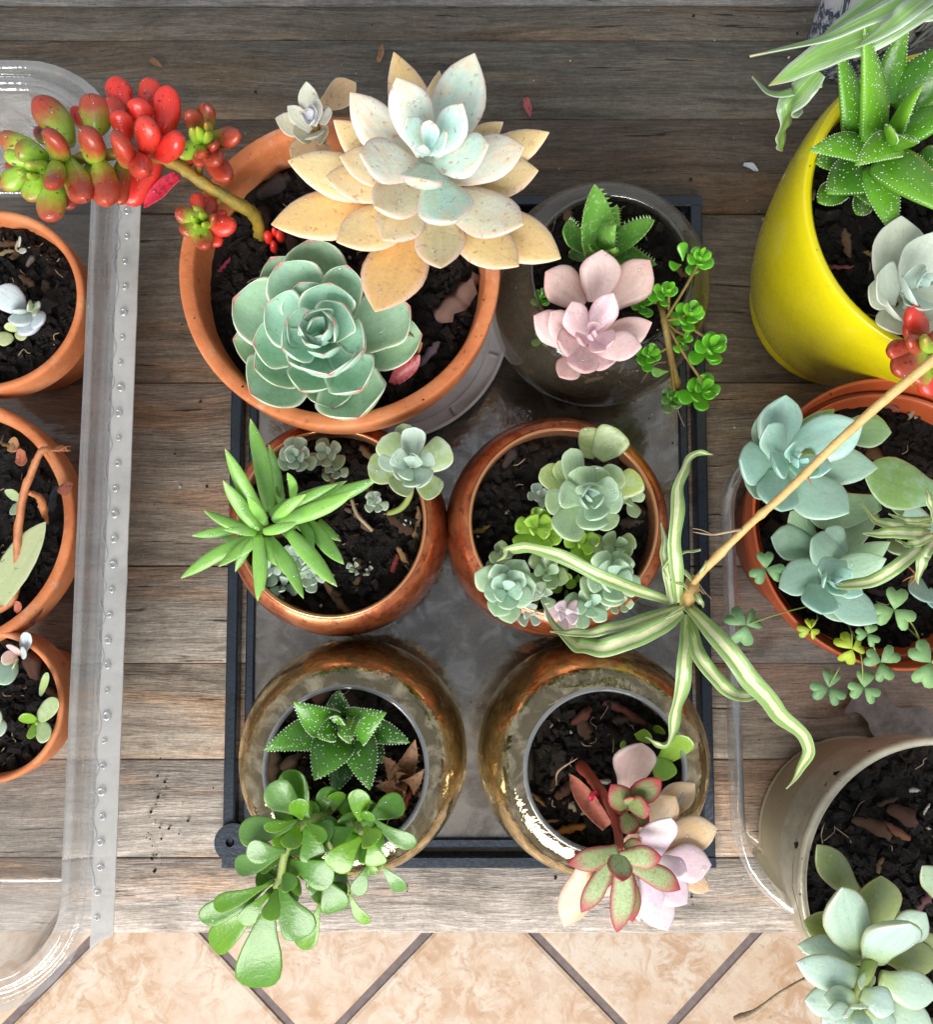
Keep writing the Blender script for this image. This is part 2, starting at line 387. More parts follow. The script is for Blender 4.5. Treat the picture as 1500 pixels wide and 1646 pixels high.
def marble_mat():
    m = NT('marbled_glaze'); co = m.objco((1, 0.5, 0.4))
    n1 = m.noise(55, 5, 0.65, co, 2.5)
    c = m.ramp(n1, [(0.40, (0.72, 0.74, 0.78)), (0.47, (0.60, 0.64, 0.70)), (0.51, (0.05, 0.07, 0.13)), (0.57, (0.09, 0.12, 0.20)), (0.62, (0.66, 0.69, 0.74))])
    return m.P(Base_Color=c, Roughness=0.25, Coat_Weight=0.3)
marble = marble_mat()

def soil_mat(name, a, b, c3, rough=0.5):
    m = NT(name); co = m.objco()
    n1 = m.noise(220, 5, 0.7, co); n2 = m.noise(900, 4, 0.7, co); n3 = m.noise(60, 3, 0.5, co)
    c = m.ramp(n1, [(0.3, a), (0.55, b), (0.72, c3)])
    c = m.mix(m.math('MULTIPLY', n3, 0.4), c, a)
    m.bump(m.math('ADD', n1, n2), 0.9, 0.002)
    return m.P(Base_Color=c, Roughness=m.math('MULTIPLY_ADD', n2, 0.6, rough - 0.30), Specular_IOR_Level=0.35)
soilm = soil_mat('wet_soil', (0.0022, 0.0016, 0.0014), (0.006, 0.0041, 0.0032), (0.026, 0.016, 0.010))
crumbm = soil_mat('soil_crumbs', (0.003, 0.0022, 0.002), (0.011, 0.0075, 0.006), (0.080, 0.046, 0.026), 0.45)
sidem = soil_mat('soil_behind_glass', (0.07, 0.04, 0.014), (0.42, 0.25, 0.085), (0.86, 0.64, 0.30), 0.5)
sidem_d = soil_mat('dark_soil_behind_glass', (0.012, 0.009, 0.006), (0.07, 0.045, 0.025), (0.36, 0.22, 0.10), 0.6)
def chip_mat():
    m = NT('bark'); co = m.objco((1, 4, 4)); oi = m.n('ObjectInfo')
    n1 = m.noise(160, 5, 0.7, co)
    c = m.mix(1.0, oi.outputs['Color'], m.math('MULTIPLY_ADD', n1, 1.5, 0.25), 'MULTIPLY')
    m.bump(n1, 0.8, 0.0015)
    return m.P(Base_Color=c, Roughness=0.55)
bark = chip_mat()

def glass_mat(name, tint, gloss_col, base_fac, milk=0.0, milk_col=(0.8, 0.8, 0.8), rough=0.02, ior=1.45, bump=0.0, fk=1.0, bscale=60, patch=0.0, milk2=None):
    """thin-walled clear material: tinted see-through plus fresnel gloss plus a little milkiness"""
    m = NT(name); m.t.nodes.remove(m.b); co = m.objco()
    tr = m.n('BsdfTransparent'); gl = m.n('BsdfGlossy'); fr = m.n('LayerWeight')
    m.set(tr.inputs[0], tint); m.set(gl.inputs[0], gloss_col); gl.inputs['Roughness'].default_value = rough
    fr.inputs['Blend'].default_value = 0.5
    f0 = ((ior - 1) / (ior + 1)) ** 2
    sch = m.math('MULTIPLY_ADD', m.math('POWER', fr.outputs['Facing'], 5.0), 1 - f0, f0)
    n1 = m.noise(bscale, 4, 0.6, co, 0.5)
    if bump:
        b = m.n('Bump'); b.inputs['Strength'].default_value = bump; b.inputs['Distance'].default_value = 0.002
        m.set(b.inputs['Height'], n1); m.t.links.new(b.outputs[0], gl.inputs['Normal'])
    f = m.math('MULTIPLY_ADD', sch, fk, base_fac, clamp=True)
    if patch:
        f = m.math('MULTIPLY_ADD', m.step(m.noise(85, 5, 0.65, co, 0.8), 0.44, 0.66), patch, f, clamp=True)
    sh = tr.outputs[0]
    if milk:
        if milk2: milk_col = m.mix(m.step(m.noise(38, 6, 0.72, co, 0.6), 0.38, 0.62), milk2, milk_col)
        df = m.n('BsdfDiffuse'); m.set(df.inputs[0], milk_col)
        tl = m.n('BsdfTranslucent'); m.set(tl.inputs[0], milk_col)
        mx0 = m.n('MixShader'); mx0.inputs[0].default_value = 0.5
        m.t.links.new(df.outputs[0], mx0.inputs[1]); m.t.links.new(tl.outputs[0], mx0.inputs[2])
        mx = m.n('MixShader'); m.set(mx.inputs[0], m.math('MULTIPLY', m.math('MULTIPLY_ADD', n1, 1.2, 0.4), milk, clamp=True))
        m.t.links.new(sh, mx.inputs[1]); m.t.links.new(mx0.outputs[0], mx.inputs[2]); sh = mx.outputs[0]
    mx = m.n('MixShader'); m.set(mx.inputs[0], f)
    m.t.links.new(sh, mx.inputs[1]); m.t.links.new(gl.outputs[0], mx.inputs[2])
    m.t.links.new(mx.outputs[0], m.out.inputs['Surface'])
    return m.m
amber = glass_mat('amber_lustre_glass', (0.97, 0.91, 0.74), (1.0, 0.84, 0.56), 0.16, 0.06, (0.86, 0.66, 0.34), 0.05, 1.5, 0.5, 1.1, 60, 0.42)
smoke = glass_mat('smoky_glass', (0.93, 0.91, 0.86), (0.95, 0.97, 1.0), 0.03, 0.18, (0.46, 0.39, 0.28), 0.03, 1.5, 0.1)
clearp = glass_mat('clear_plastic', (0.96, 0.97, 0.96), (1, 1, 1), 0.05, 0.32, (0.84, 0.85, 0.85), 0.07, 1.6, 0.3, 2.4, 60)
clearf = glass_mat('clear_plastic_flange', (0.95, 0.95, 0.93), (1, 1, 1), 0.08, 0.58, (0.88, 0.88, 0.86), 0.14, 1.5, 0.3, 1.6, 50)
clearb = glass_mat('clear_plastic_floor', (0.97, 0.97, 0.96), (1, 1, 1), 0.02, 0.08, (0.66, 0.60, 0.52), 0.1, 1.5, 0.35, 1.0, 40)
panelg = glass_mat('dusty_glass_panel', (0.88, 0.88, 0.86), (1, 1, 1), 0.06, 0.50, (0.54, 0.49, 0.41), 0.12, 1.5, 0.5, 1.0, 28, 0.09, (0.22, 0.165, 0.11))
lipg = glass_mat('thick_glass_lip', (0.86, 0.88, 0.87), (1, 1, 1), 0.10, 0.40, (0.68, 0.72, 0.76), 0.05, 1.5)
lips = glass_mat('smoky_glass_lip', (0.62, 0.60, 0.54), (1, 1, 1), 0.08, 0.25, (0.22, 0.20, 0.17), 0.05, 1.5)
water = glass_mat('water_drop', (0.97, 0.98, 0.98), (1, 1, 1), 0.07, 0.0, rough=0.04, ior=1.33, fk=0.9)

def wood_mat():
    m = NT('weathered_wood'); oi = m.n('ObjectInfo')
    co = m.objco()
    # let the grain wander a little
    lo = m.n('TexNoise'); lo.inputs['Scale'].default_value = 7; lo.inputs['Detail'].default_value = 2; m.set(lo.inputs['Vector'], co)
    cb = m.n('CombineXYZ'); m.set(cb.inputs[1], m.math('MULTIPLY_ADD', lo.outputs[0], 0.016, -0.008))
    ad = m.n('VectorMath', operation='ADD'); m.set(ad.inputs[0], co); m.set(ad.inputs[1], cb.outputs[0])
    def st(x, y):
        q = m.n('VectorMath', operation='MULTIPLY'); m.set(q.inputs[0], ad.outputs[0]); q.inputs[1].default_value = (x, y, y); return q.outputs[0]
    g1 = m.noise(1, 5, 0.6, st(9, 130), 0.5)
    g2 = m.noise(1, 5, 0.75, st(75, 850))
    gm = m.noise(1, 5, 0.7, st(32, 380), 0.3)
    grit = m.noise(520, 4, 0.75, co)
    g3 = m.noise(1, 3, 0.7, st(160, 3200))
    ck = m.noise(1, 4, 0.65, st(20, 460))
    big = m.noise(1, 4, 0.6, st(5, 26), 0.3)
    pat = m.noise(26, 6, 0.7, m.objco((1, 2.0, 2.0)), 0.5)
    pt2 = m.noise(75, 5, 0.7, co, 0.3)
    c = m.ramp(g1, [(0.28, 0.55), (0.44, 0.86), (0.58, 1.04), (0.75, 1.30)])
    c = m.mix(1.0, oi.outputs['Color'], c, 'MULTIPLY')
    c = m.mix(1.0, c, m.math('MULTIPLY_ADD', g2, 1.7, 0.15), 'MULTIPLY')
    c = m.mix(1.0, c, m.math('MULTIPLY_ADD', g3, 1.3, 0.35), 'MULTIPLY')
    c = m.mix(1.0, c, m.math('MULTIPLY_ADD', gm, 1.5, 0.25), 'MULTIPLY')
    c = m.mix(1.0, c, m.math('MULTIPLY_ADD', grit, 1.0, 0.5), 'MULTIPLY')
    c = m.mix(m.math('MULTIPLY', m.step(big, 0.50, 0.66), 0.6), c, m.mix(1.0, (1.40, 0.96, 0.62), c, 'MULTIPLY'))       # bare brown streaks
    c = m.mix(m.math('MULTIPLY', m.step(pat, 0.50, 0.34), 0.5), c, m.mix(1.0, (0.46, 0.42, 0.38), c, 'MULTIPLY'))        # damp stains
    c = m.mix(m.math('MULTIPLY', m.step(pt2, 0.58, 0.72), 0.35), c, m.mix(1.0, (1.5, 1.45, 1.38), c, 'MULTIPLY'))        # worn pale fibres
    crack = m.math('MULTIPLY', m.step(ck, 0.355, 0.30), 0.9)
    c = m.mix(crack, c, (0.012, 0.010, 0.009))
    fl = m.noise(330, 2, 0.5, co); c = m.mix(m.math('MULTIPLY', m.step(fl, 0.75, 0.79), 0.6), c, (0.45, 0.42, 0.38))
    h = m.math('ADD', m.math('MULTIPLY', g2, 0.8), m.math('MULTIPLY', gm, 0.9))
    h = m.math('SUBTRACT', h, m.math('MULTIPLY', crack, 0.8))
    m.bump(h, 0.9, 0.0012)
    return m.P(Base_Color=c, Roughness=m.math('MULTIPLY_ADD', g2, 0.35, 0.42), Specular_IOR_Level=0.35)
wood = wood_mat()
def tile_mat():
    m = NT('stone_look_tile'); co = m.objco()
    n1 = m.noise(16, 6, 0.66, co, 0.6); n2 = m.noise(75, 6, 0.72, co); n3 = m.noise(7, 4, 0.6, co)
    n4 = m.noise(34, 6, 0.72, co, 0.8)
    c = m.ramp(n1, [(0.30, (0.54, 0.34, 0.21)), (0.44, (0.62, 0.45, 0.31)), (0.58, (0.68, 0.56, 0.44)), (0.75, (0.68, 0.58, 0.48))])
    c = m.mix(m.math('MULTIPLY', m.step(n4, 0.44, 0.62), 0.8), c, (0.47, 0.27, 0.14))
    c = m.mix(m.math('MULTIPLY', m.step(n2, 0.52, 0.70), 0.4), c, (0.50, 0.30, 0.17))
    c = m.mix(m.math('MULTIPLY', m.step(n3, 0.45, 0.62), 0.5), c, (0.66, 0.53, 0.42))
    c = m.mix(m.math('MULTIPLY', m.step(n2, 0.40, 0.32), 0.55), c, (0.36, 0.22, 0.14))
    m.bump(n2, 0.3, 0.002)
    return m.P(Base_Color=c, Roughness=0.5)
tilem = tile_mat()
grout = simple('dark_grout', (0.24, 0.19, 0.18), 0.85, 0, 0.3, 90, 0.6, 400)

# ------------------------------------------------------------------ floor
FZ = -0.66
fl = MB(); fl.v = []; fl.box(-3.2, 3.2, -3.2, 3.2, FZ - 0.05, FZ - 0.004)
floor = fl.build('floor', grout, smooth=False, kind='structure')
SIDE = 530 * mpp(690, 1500, FZ) * math.sqrt(0.5)
g0 = at(505, 1690, FZ)
hs = SIDE / 2 - 0.0055
tb = MB()
def tile_mesh():
    v, f = [], []
    n = 8; b = 0.004
    for z, i in ((-0.006, 0), (-0.0015, 0.0), (0.0, b)):
        for (sx, sy) in ((-1, -1), (1, -1), (1, 1), (-1, 1)): v.append((sx * (hs - i), sy * (hs - i), z))
    f = [(8, 9, 10, 11)]
    for k in (0, 4):
        for i in range(4): f.append((k + i, k + (i + 1) % 4, k + 4 + (i + 1) % 4, k + 4 + i))
    me = bpy.data.meshes.new('tile'); me.from_pydata(v, [], f); me.materials.append(tilem); return me
tme = tile_mesh()
OFF[floor] = Vector((0, 0, 0))
rng = random.Random(4)
for i in range(-7, 8):
    for j in range(-7, 8):
        c, s = math.cos(R(45)), math.sin(R(45))
        x, y = (i + 0.5) * SIDE, (j + 0.5) * SIDE
        p = (g0.x + x * c - y * s, g0.y + x * s + y * c, FZ)
        if abs(p[0]) < 1.6 and -1.9 < p[1] < 1.4:
            inst('tile', tme, floor, p, (0, 0, R(45) + R(90) * rng.randrange(4)))

# ------------------------------------------------------------------ table
table = thing('wooden_table', 'weathered grey wooden table of long boards carrying all the pots', 'table', (0, 0.06, FZ))
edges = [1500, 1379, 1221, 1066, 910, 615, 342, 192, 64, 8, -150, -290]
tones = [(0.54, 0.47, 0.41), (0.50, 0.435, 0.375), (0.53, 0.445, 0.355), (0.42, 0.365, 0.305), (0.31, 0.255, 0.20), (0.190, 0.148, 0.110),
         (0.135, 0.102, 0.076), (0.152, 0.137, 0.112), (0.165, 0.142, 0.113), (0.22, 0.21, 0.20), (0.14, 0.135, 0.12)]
random.seed(3)
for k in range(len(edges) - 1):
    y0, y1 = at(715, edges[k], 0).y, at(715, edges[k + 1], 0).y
    N = 90; x0, x1 = -0.62, 0.62
    vs, fs = [], []
    sd = k * 7.3
    top = -0.0006 * (k % 3)
    g = 0.00022
    for i in range(N + 1):
        x = x0 + (x1 - x0) * i / N
        ja = 0.0002 * mnoise.noise((x * 40, sd, 0)); jb = 0.0002 * mnoise.noise((x * 40, sd + 50, 0))
        a, b = y0 + g + ja, y1 - g + jb
        w = 0.0005 * mnoise.noise((x * 9, sd, 3))
        vs += [(x, a, -0.022), (x, a, top - 0.0006 + w), (x, a + 0.0006, top + w), (x, (a + b) / 2, top + w * 0.6), (x, b - 0.0006, top + w), (x, b, top - 0.0006 + w), (x, b, -0.022)]
        if i:
            q = (i - 1) * 7
            for m_ in range(6): fs.append((q + m_, q + 7 + m_, q + 8 + m_, q + 1 + m_))
    mid = (0, (y0 + y1) / 2, 0)
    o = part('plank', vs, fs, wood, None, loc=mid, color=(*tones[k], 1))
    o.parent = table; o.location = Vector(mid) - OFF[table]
ya, yb = at(715, 1500, 0).y, at(715, -290, 0).y
mb = MB(); mb.box(-0.55, 0.55, ya + 0.05, yb - 0.05, -0.09, -0.0222); mb.build('apron', wood, table, smooth=False, color=(0.15, 0.12, 0.1, 1))
for sx in (-0.5, 0.5):
    for y in (ya + 0.09, yb - 0.09):
        mb = MB(); mb.box(sx - 0.025, sx + 0.025, y - 0.025, y + 0.025, FZ, -0.0902); mb.build('leg', wood, table, smooth=False, color=(0.15, 0.12, 0.1, 1))

# ------------------------------------------------------------------ double-barred black frame with a glass panel
def quad_bar(mb, a, b, wa, z0, z1):
    d = (b - a).normalized(); s = Vector((-d.y, d.x, 0)) * wa / 2
    v = []
    bev = 0.0008
    for z, i in ((z0, 0), (z1 - bev, 0), (z1, bev)):
        k = (wa / 2 - i) / (wa / 2)
        v += [Vector((a.x, a.y, z)) - s * k, Vector((b.x, b.y, z)) - s * k, Vector((b.x, b.y, z)) + s * k, Vector((a.x, a.y, z)) + s * k]
    f = [(3, 2, 1, 0), (8, 9, 10, 11)]
    for k in (0, 4):
        for i in range(4): f.append((k + i, k + (i + 1) % 4, k + 4 + (i + 1) % 4, k + 4 + i))
    mb.add(v, f)
fz = 0.009
FO = [at(366, 1386, fz), at(1142, 1386, fz), at(1120, 322, fz), at(386, 322, fz)]
FI = [at(396, 1356, fz), at(1112, 1356, fz), at(1094, 348, fz), at(412, 348, fz)]
frame = thing('black_frame_tray', 'black double-barred metal frame with dusty glass panel under the six middle pots', 'tray', (0, 0.05, 0))
for nm, Q, wd, z1 in (('outer_bar', FO, 0.0060, fz), ('inner_bar', FI, 0.0048, fz - 0.001)):
    for i in range(4):
        a, b = Q[i].copy(), Q[(i + 1) % 4].copy()
        d = (b - a).normalized()
        e = wd / 2 if i % 2 == 0 else -wd / 2
        mb = MB(); quad_bar(mb, a - d * e, b + d * e, wd, 0.0004, z1); mb.build(nm, black_metal, frame, smooth=False)
gp = MB()
v = [Vector((q.x, q.y, z)) for z in (0.0035, 0.0062) for q in FI]
cxy = sum((Vector((q.x, q.y, 0)) for q in FI), Vector()) / 4
v = [Vector((cxy.x + (p.x - cxy.x) * 0.985, cxy.y + (p.y - cxy.y) * 0.988, p.z)) for p in v]
gp.add(v, [(3, 2, 1, 0), (4, 5, 6, 7)] + [(i, (i + 1) % 4, 4 + (i + 1) % 4, 4 + i) for i in range(4)])
gp.build('glass_panel', panelg, frame, smooth=False)
# the round hanging tab in a corner
tc = at(376, 1352, fz)
r0 = 30 * mpp(376, 1352, fz); hole = tc + Vector((-0.0015, 0, 0))
vs, fs = [], []
n = 36
for z in (fz + 0.0005, fz + 0.0022):
    for rr, cc in ((r0, tc), (0.0022, hole)):
        for k in range(n):
            a = 2 * math.pi * k / n; vs.append((cc.x + rr * math.cos(a), cc.y + rr * math.sin(a), z))
for k in range(n):
    k2 = (k + 1) % n
    fs += [(2 * n + k, 2 * n + k2, 3 * n + k2, 3 * n + k), (k, n + k, n + k2, k2), (k, k2, 2 * n + k2, 2 * n + k), (n + k2, n + k, 3 * n + k, 3 * n + k2)]
part('corner_tab', vs, fs, black_metal, frame, smooth=False)
PZ = 0.0064      # top of the glass panel

# ------------------------------------------------------------------ soil, bark
def chip_mesh(seed):
    r = random.Random(seed); v = []; n = 9
    L, W, T = 1.0, r.uniform(0.3, 0.6), r.uniform(0.12, 0.25)
    for i in range(n):
        t = i / (n - 1); w = W * (math.sin(math.pi * (0.12 + 0.8 * t)) ** 0.6) * r.uniform(0.7, 1.2); z = 0.25 * math.sin(t * 3 + seed) * r.uniform(0.2, 1)
        for (a, b) in ((-1, 0), (0, 0.6), (1, 0), (0, -0.5)):
            v.append((L * (t - 0.5) + r.uniform(-.03, .03), a * w / 2 + r.uniform(-.05, .05), z + b * T + r.uniform(-.04, .04)))
    f = [(3, 2, 1, 0), tuple(range(n * 4 - 4, n * 4))]
    for i in range(n - 1):
        for k in range(4):
            a, b = i * 4 + k, i * 4 + (k + 1) % 4; f.append((a, b, b + 4, a + 4))
    me = bpy.data.meshes.new('bark_chip'); me.from_pydata(v, [], f); me.polygons.foreach_set('use_smooth', [True] * len(f)); me.materials.append(bark); return me
CHIPS = [chip_mesh(i) for i in range(7)]
BARKC = [(0.10, 0.045, 0.022), (0.055, 0.03, 0.02), (0.16, 0.085, 0.035), (0.035, 0.025, 0.022), (0.22, 0.13, 0.07), (0.13, 0.05, 0.03)]
def soil(parent, c, r, z, seed, crumbs=420, chips=9, extra=()):
    rnd = random.Random(seed); rings, segs = 30, 84
    vs, fs = [], []
    def hz(x, y): return 0.0022 * mnoise.noise((x * 160, y * 160, seed)) + 0.0014 * mnoise.noise((x * 420, y * 420, seed + 9)) + 0.002 * mnoise.noise((x * 50, y * 50, seed + 3))
    for j in range(rings + 1):
        rr = r * max(j, 0.02) / rings
        for k in range(segs):
            a = 2 * math.pi * k / segs; x, y = c.x + rr * math.cos(a), c.y + rr * math.sin(a)
            vs.append((x, y, z + hz(x, y)))
        if j:
            for k in range(segs):
                a, b = (j - 1) * segs + k, (j - 1) * segs + (k + 1) % segs; fs.append((a, a + segs, b + segs, b))
    s = part('soil', vs, fs, soilm, parent, smooth=True, kind='stuff')
    mb = MB()
    for _ in range(int(crumbs * 2.2)):
        a, q = rnd.uniform(0, 6.283), math.sqrt(rnd.random()) * r * 0.96
        x, y = c.x + q * math.cos(a), c.y + q * math.sin(a)
        l = rnd.choice((0.0012, 0.0018, 0.0026, 0.004, 0.006)) * rnd.uniform(0.7, 1.5); w = l * rnd.uniform(0.2, 0.8); t = w * 0.7
        e = Euler((rnd.uniform(-1, 1), rnd.uniform(-.8, .8), rnd.uniform(0, 6.28))).to_matrix()
        p = Vector((x, y, z + hz(x, y) + t * 0.4))
        pts = [(-l / 2, -w / 2, -t / 2), (l / 2, -w / 3, -t / 2), (l / 2.4, w / 2, -t / 2), (-l / 2.2, w / 2.5, -t / 2), (-l / 3, -w / 3, t / 2), (l / 3, -w / 4, t / 2), (l / 3.4, w / 3, t / 2), (-l / 3, w / 3.5, t / 2)]
        mb.add([p + e @ Vector(q_) for q_ in pts], [(4, 5, 6, 7), (0, 1, 5, 4), (1, 2, 6, 5), (2, 3, 7, 6), (3, 0, 4, 7)])
    mb.build('soil_crumbs', crumbm, parent, smooth=False, kind='stuff')
    mp, mf = MB(), MB()
    for _ in range(int(r * r * 7000)):
        a, q = rnd.uniform(0, 6.283), math.sqrt(rnd.random()) * r * 0.95
        x, y = c.x + q * math.cos(a), c.y + q * math.sin(a); e_ = rnd.uniform(.0004, .0013)
        ee = Euler((rnd.uniform(0, 6), rnd.uniform(0, 6), 0)).to_matrix(); p = Vector((x, y, z + hz(x, y) + e_ * .6))
        mp.add([p + ee @ Vector(q_) * e_ for q_ in ((1.2, 0, 0), (-1, .2, 0), (0, .9, 0), (.2, -.8, .1), (0, .1, .8), (.1, 0, -.7))], [(0, 2, 4), (2, 1, 4), (1, 3, 4), (3, 0, 4), (2, 0, 5), (1, 2, 5), (3, 1, 5), (0, 3, 5)])
    for _ in range(int(r * 420)):
        a, q = rnd.uniform(0, 6.283), math.sqrt(rnd.random()) * r * 0.85
        x, y = c.x + q * math.cos(a), c.y + q * math.sin(a); l = rnd.uniform(.003, .011); b = rnd.uniform(0, 6.28)
        pts = [Vector((x + l * (t_ - .5) * math.cos(b) + rnd.uniform(-.0015, .0015), y + l * (t_ - .5) * math.sin(b) + rnd.uniform(-.0015, .0015), z + hz(x, y) + .001 + rnd.uniform(0, .002))) for t_ in (0, .35, .7, 1)]
        tube(mf, crom(pts, 3), rnd.uniform(.00012, .0003), 4)
    if mp.v: mp.build('perlite', perl, parent, smooth=False, kind='stuff')
    if mf.v: mf.build('fibres', root_m, parent, kind='stuff')
    for _ in range(chips):
        a, q = rnd.uniform(0, 6.283), math.sqrt(rnd.random()) * r * 0.85
        x, y = c.x + q * math.cos(a), c.y + q * math.sin(a); l = rnd.uniform(0.007, 0.016)
        inst('bark_chip', rnd.choice(CHIPS), s, (x, y, z + 0.002), (rnd.uniform(-.4, .4), rnd.uniform(-.3, .3), rnd.uniform(0, 6.3)), (l, l, l), (*rnd.choice(BARKC), 1))
    for (px, py, lpx, ang, colr) in extra:
        p = at(px, py, z + 0.003); l = lpx * mpp(px, py, z)
        inst('bark_chip', rnd.choice(CHIPS), s, p, (rnd.uniform(-.5, .5), rnd.uniform(-.2, .2), R(ang)), (l, l * 0.75, l), (*colr, 1))
    return s

# ------------------------------------------------------------------ leaves
PROF = {
 'spoon': [(0, .45), (.15, .58), (.33, .84), (.50, .98), (.62, 1), (.74, .89), (.85, .64), (.94, .30), (1, .02)],
 'round': [(0, .40), (.2, .62), (.42, .86), (.60, .97), (.74, 1), (.84, .95), (.91, .82), (.955, .60), (.98, .30), (1, .02)],
 'lance': [(0, .60), (.2, .85), (.45, 1), (.65, .90), (.82, .62), (.93, .30), (1, .02)],
 'bean': [(0, .32), (.08, .50), (.25, .80), (.5, .98), (.65, 1), (.80, .90), (.90, .68), (.96, .42), (1, .02)],
 'obov': [(0, .16), (.15, .24), (.35, .52), (.55, .84), (.72, 1), (.85, .95), (.94, .68), (.98, .38), (1, .03)],
 'delta': [(0, .92), (.2, 1), (.45, .88), (.68, .62), (.85, .34), (.95, .14), (1, .02)],
}
LR = random.Random(11)
TS = [0, .06, .14, .24, .34, .44, .54, .63, .71, .78, .84, .89, .93, .96, .98, .993, 1]
class Leaf:
    def __init__(s, B, T, w, th, shape='spoon', bend=0.0, cup=0.15, ku=0.45, roll=0.0, twist=0.0, wav=0.0):
        s.B, s.T, s.w, s.th, s.prof = B, T, w, th, PROF[shape]
        a = T - B; s.L = a.length; s.ex = a.normalized()
        up = Vector((0, 0, 1))
        es = up.cross(s.ex)
        if es.length < 1e-3: es = Vector((1, 0, 0))
        es.normalize(); n = s.ex.cross(es)
        if roll:
            c, q = math.cos(roll), math.sin(roll); es, n = es * c + n * q, n * c - es * q
        s.es, s.n, s.bend, s.cup, s.ku, s.twist, s.wav = es, n, bend, cup, ku, twist, wav
        s.lat = LR.uniform(-0.05, 0.05); s.curl = LR.uniform(0.02, 0.09); s.ph = LR.uniform(0, 6.28)
    def frame(s, t):
        sp = s.B + (s.T - s.B) * t + s.n * (s.bend * s.L * 4 * t * (1 - t) * 0.5) + s.es * (s.lat * s.L * math.sin(math.pi * t)) + s.n * (s.curl * s.L * t ** 4)
        es, n = s.es, s.n
        if s.twist:
            c, q = math.cos(s.twist * t), math.sin(s.twist * t); es, n = es * c + n * q, n * c - es * q
        # the normal follows the bend
        d = s.bend * 2 * (1 - 2 * t)
        n2 = (n - s.ex * d).normalized()
        return sp, es, n2
    def pt(s, t, x, top=True):
        sp, es, n = s.frame(t); p = interp(s.prof, t); h = s.w / 2 * p
        if s.wav: h *= 1 + s.wav * math.sin(9 * t + s.ph) * (1 if x > 0 else -0.7)
        tp = s.th * (p ** 0.6) * (1 - 0.35 * t)
        q = math.sqrt(max(0, 1 - x * x))
        zz = (s.ku if top else -1.0) * tp / 2 * q
        return sp + es * h * x + n * (zz + s.cup * h * x * x)
    def mesh(s, M=14):
        vs, fs, uv = [], [], []
        for i, t in enumerate(TS):
            for k in range(M):
                a = 2 * math.pi * k / M
                x = math.cos(a); vs.append(s.pt(t, x, math.sin(a) >= 0)); uv.append(((x + 1) / 2, t))
            if i:
                for k in range(M):
                    a, b = (i - 1) * M + k, (i - 1) * M + (k + 1) % M; fs.append((a, b, b + M, a + M))
        fs.append(tuple(range(M - 1, -1, -1))); m = (len(TS) - 1) * M; fs.append(tuple(range(m, m + M)))
        return vs, fs, uv

class Plant:
    def __init__(s, name, label, cat, px, py, z, group=None):
        s.t = thing(name, label, cat, at(px, py, z), group); s.drops = MB(); s.leaves = []
    def leaf(s, L, mat, age, name='leaf', drops=0, label=None):
        v, f, uv = L.mesh()
        o = part(name, v, f, mat, s.t, uvs=uv, color=(min(max(age, 0.001), 1), LR.random(), 0, 1), label=label)
        s.leaves.append(L)
        for _ in range(drops):
            t, x = LR.uniform(.4, .95), LR.uniform(-.8, .8)
            s.drop(L, t, x, LR.choice((.0003, .0004, .0005, .0005, .0007, .0010)) * LR.uniform(.8, 1.2))
        return o
    def drop(s, L, t, x, r):
        p = L.pt(t, x); _, es, n = L.frame(t); dome(s.drops, p, n, es, r, 0.62)
    def stem(s, pts, r, mat, name='stem', n=8, rough=0.06):
        r = [(a, b * .6) for a, b in r] if isinstance(r, list) else r * .6
        mb = MB(); tube(mb, crom(pts, 7), r, n, rough); return mb.build(name, mat, s.t)
    def done(s):
        if s.drops.v: s.drops.build('water_drops', water, s.t, kind='stuff')
def dome(mb, p, n, es, r, flat=0.6, segs=8):
    e2 = n.cross(es).normalized(); vs, fs = [], []
    rows = ((1.0, -0.2), (1.04, 0.1), (0.9, 0.5), (0.55, 0.85))
    for c, h in rows:
        for k in range(segs):
            a = 2 * math.pi * k / segs; vs.append(p + (es * math.cos(a) + e2 * math.sin(a)) * r * c + n * r * h * flat)
    vs.append(p + n * r * flat)
    for j in range(3):
        for k in range(segs):
            a, b = j * segs + k, j * segs + (k + 1) % segs; fs.append((a, b, b + segs, a + segs))
    for k in range(segs): fs.append((3 * segs + k, 3 * segs + (k + 1) % segs, 4 * segs))
    mb.add(vs, fs)

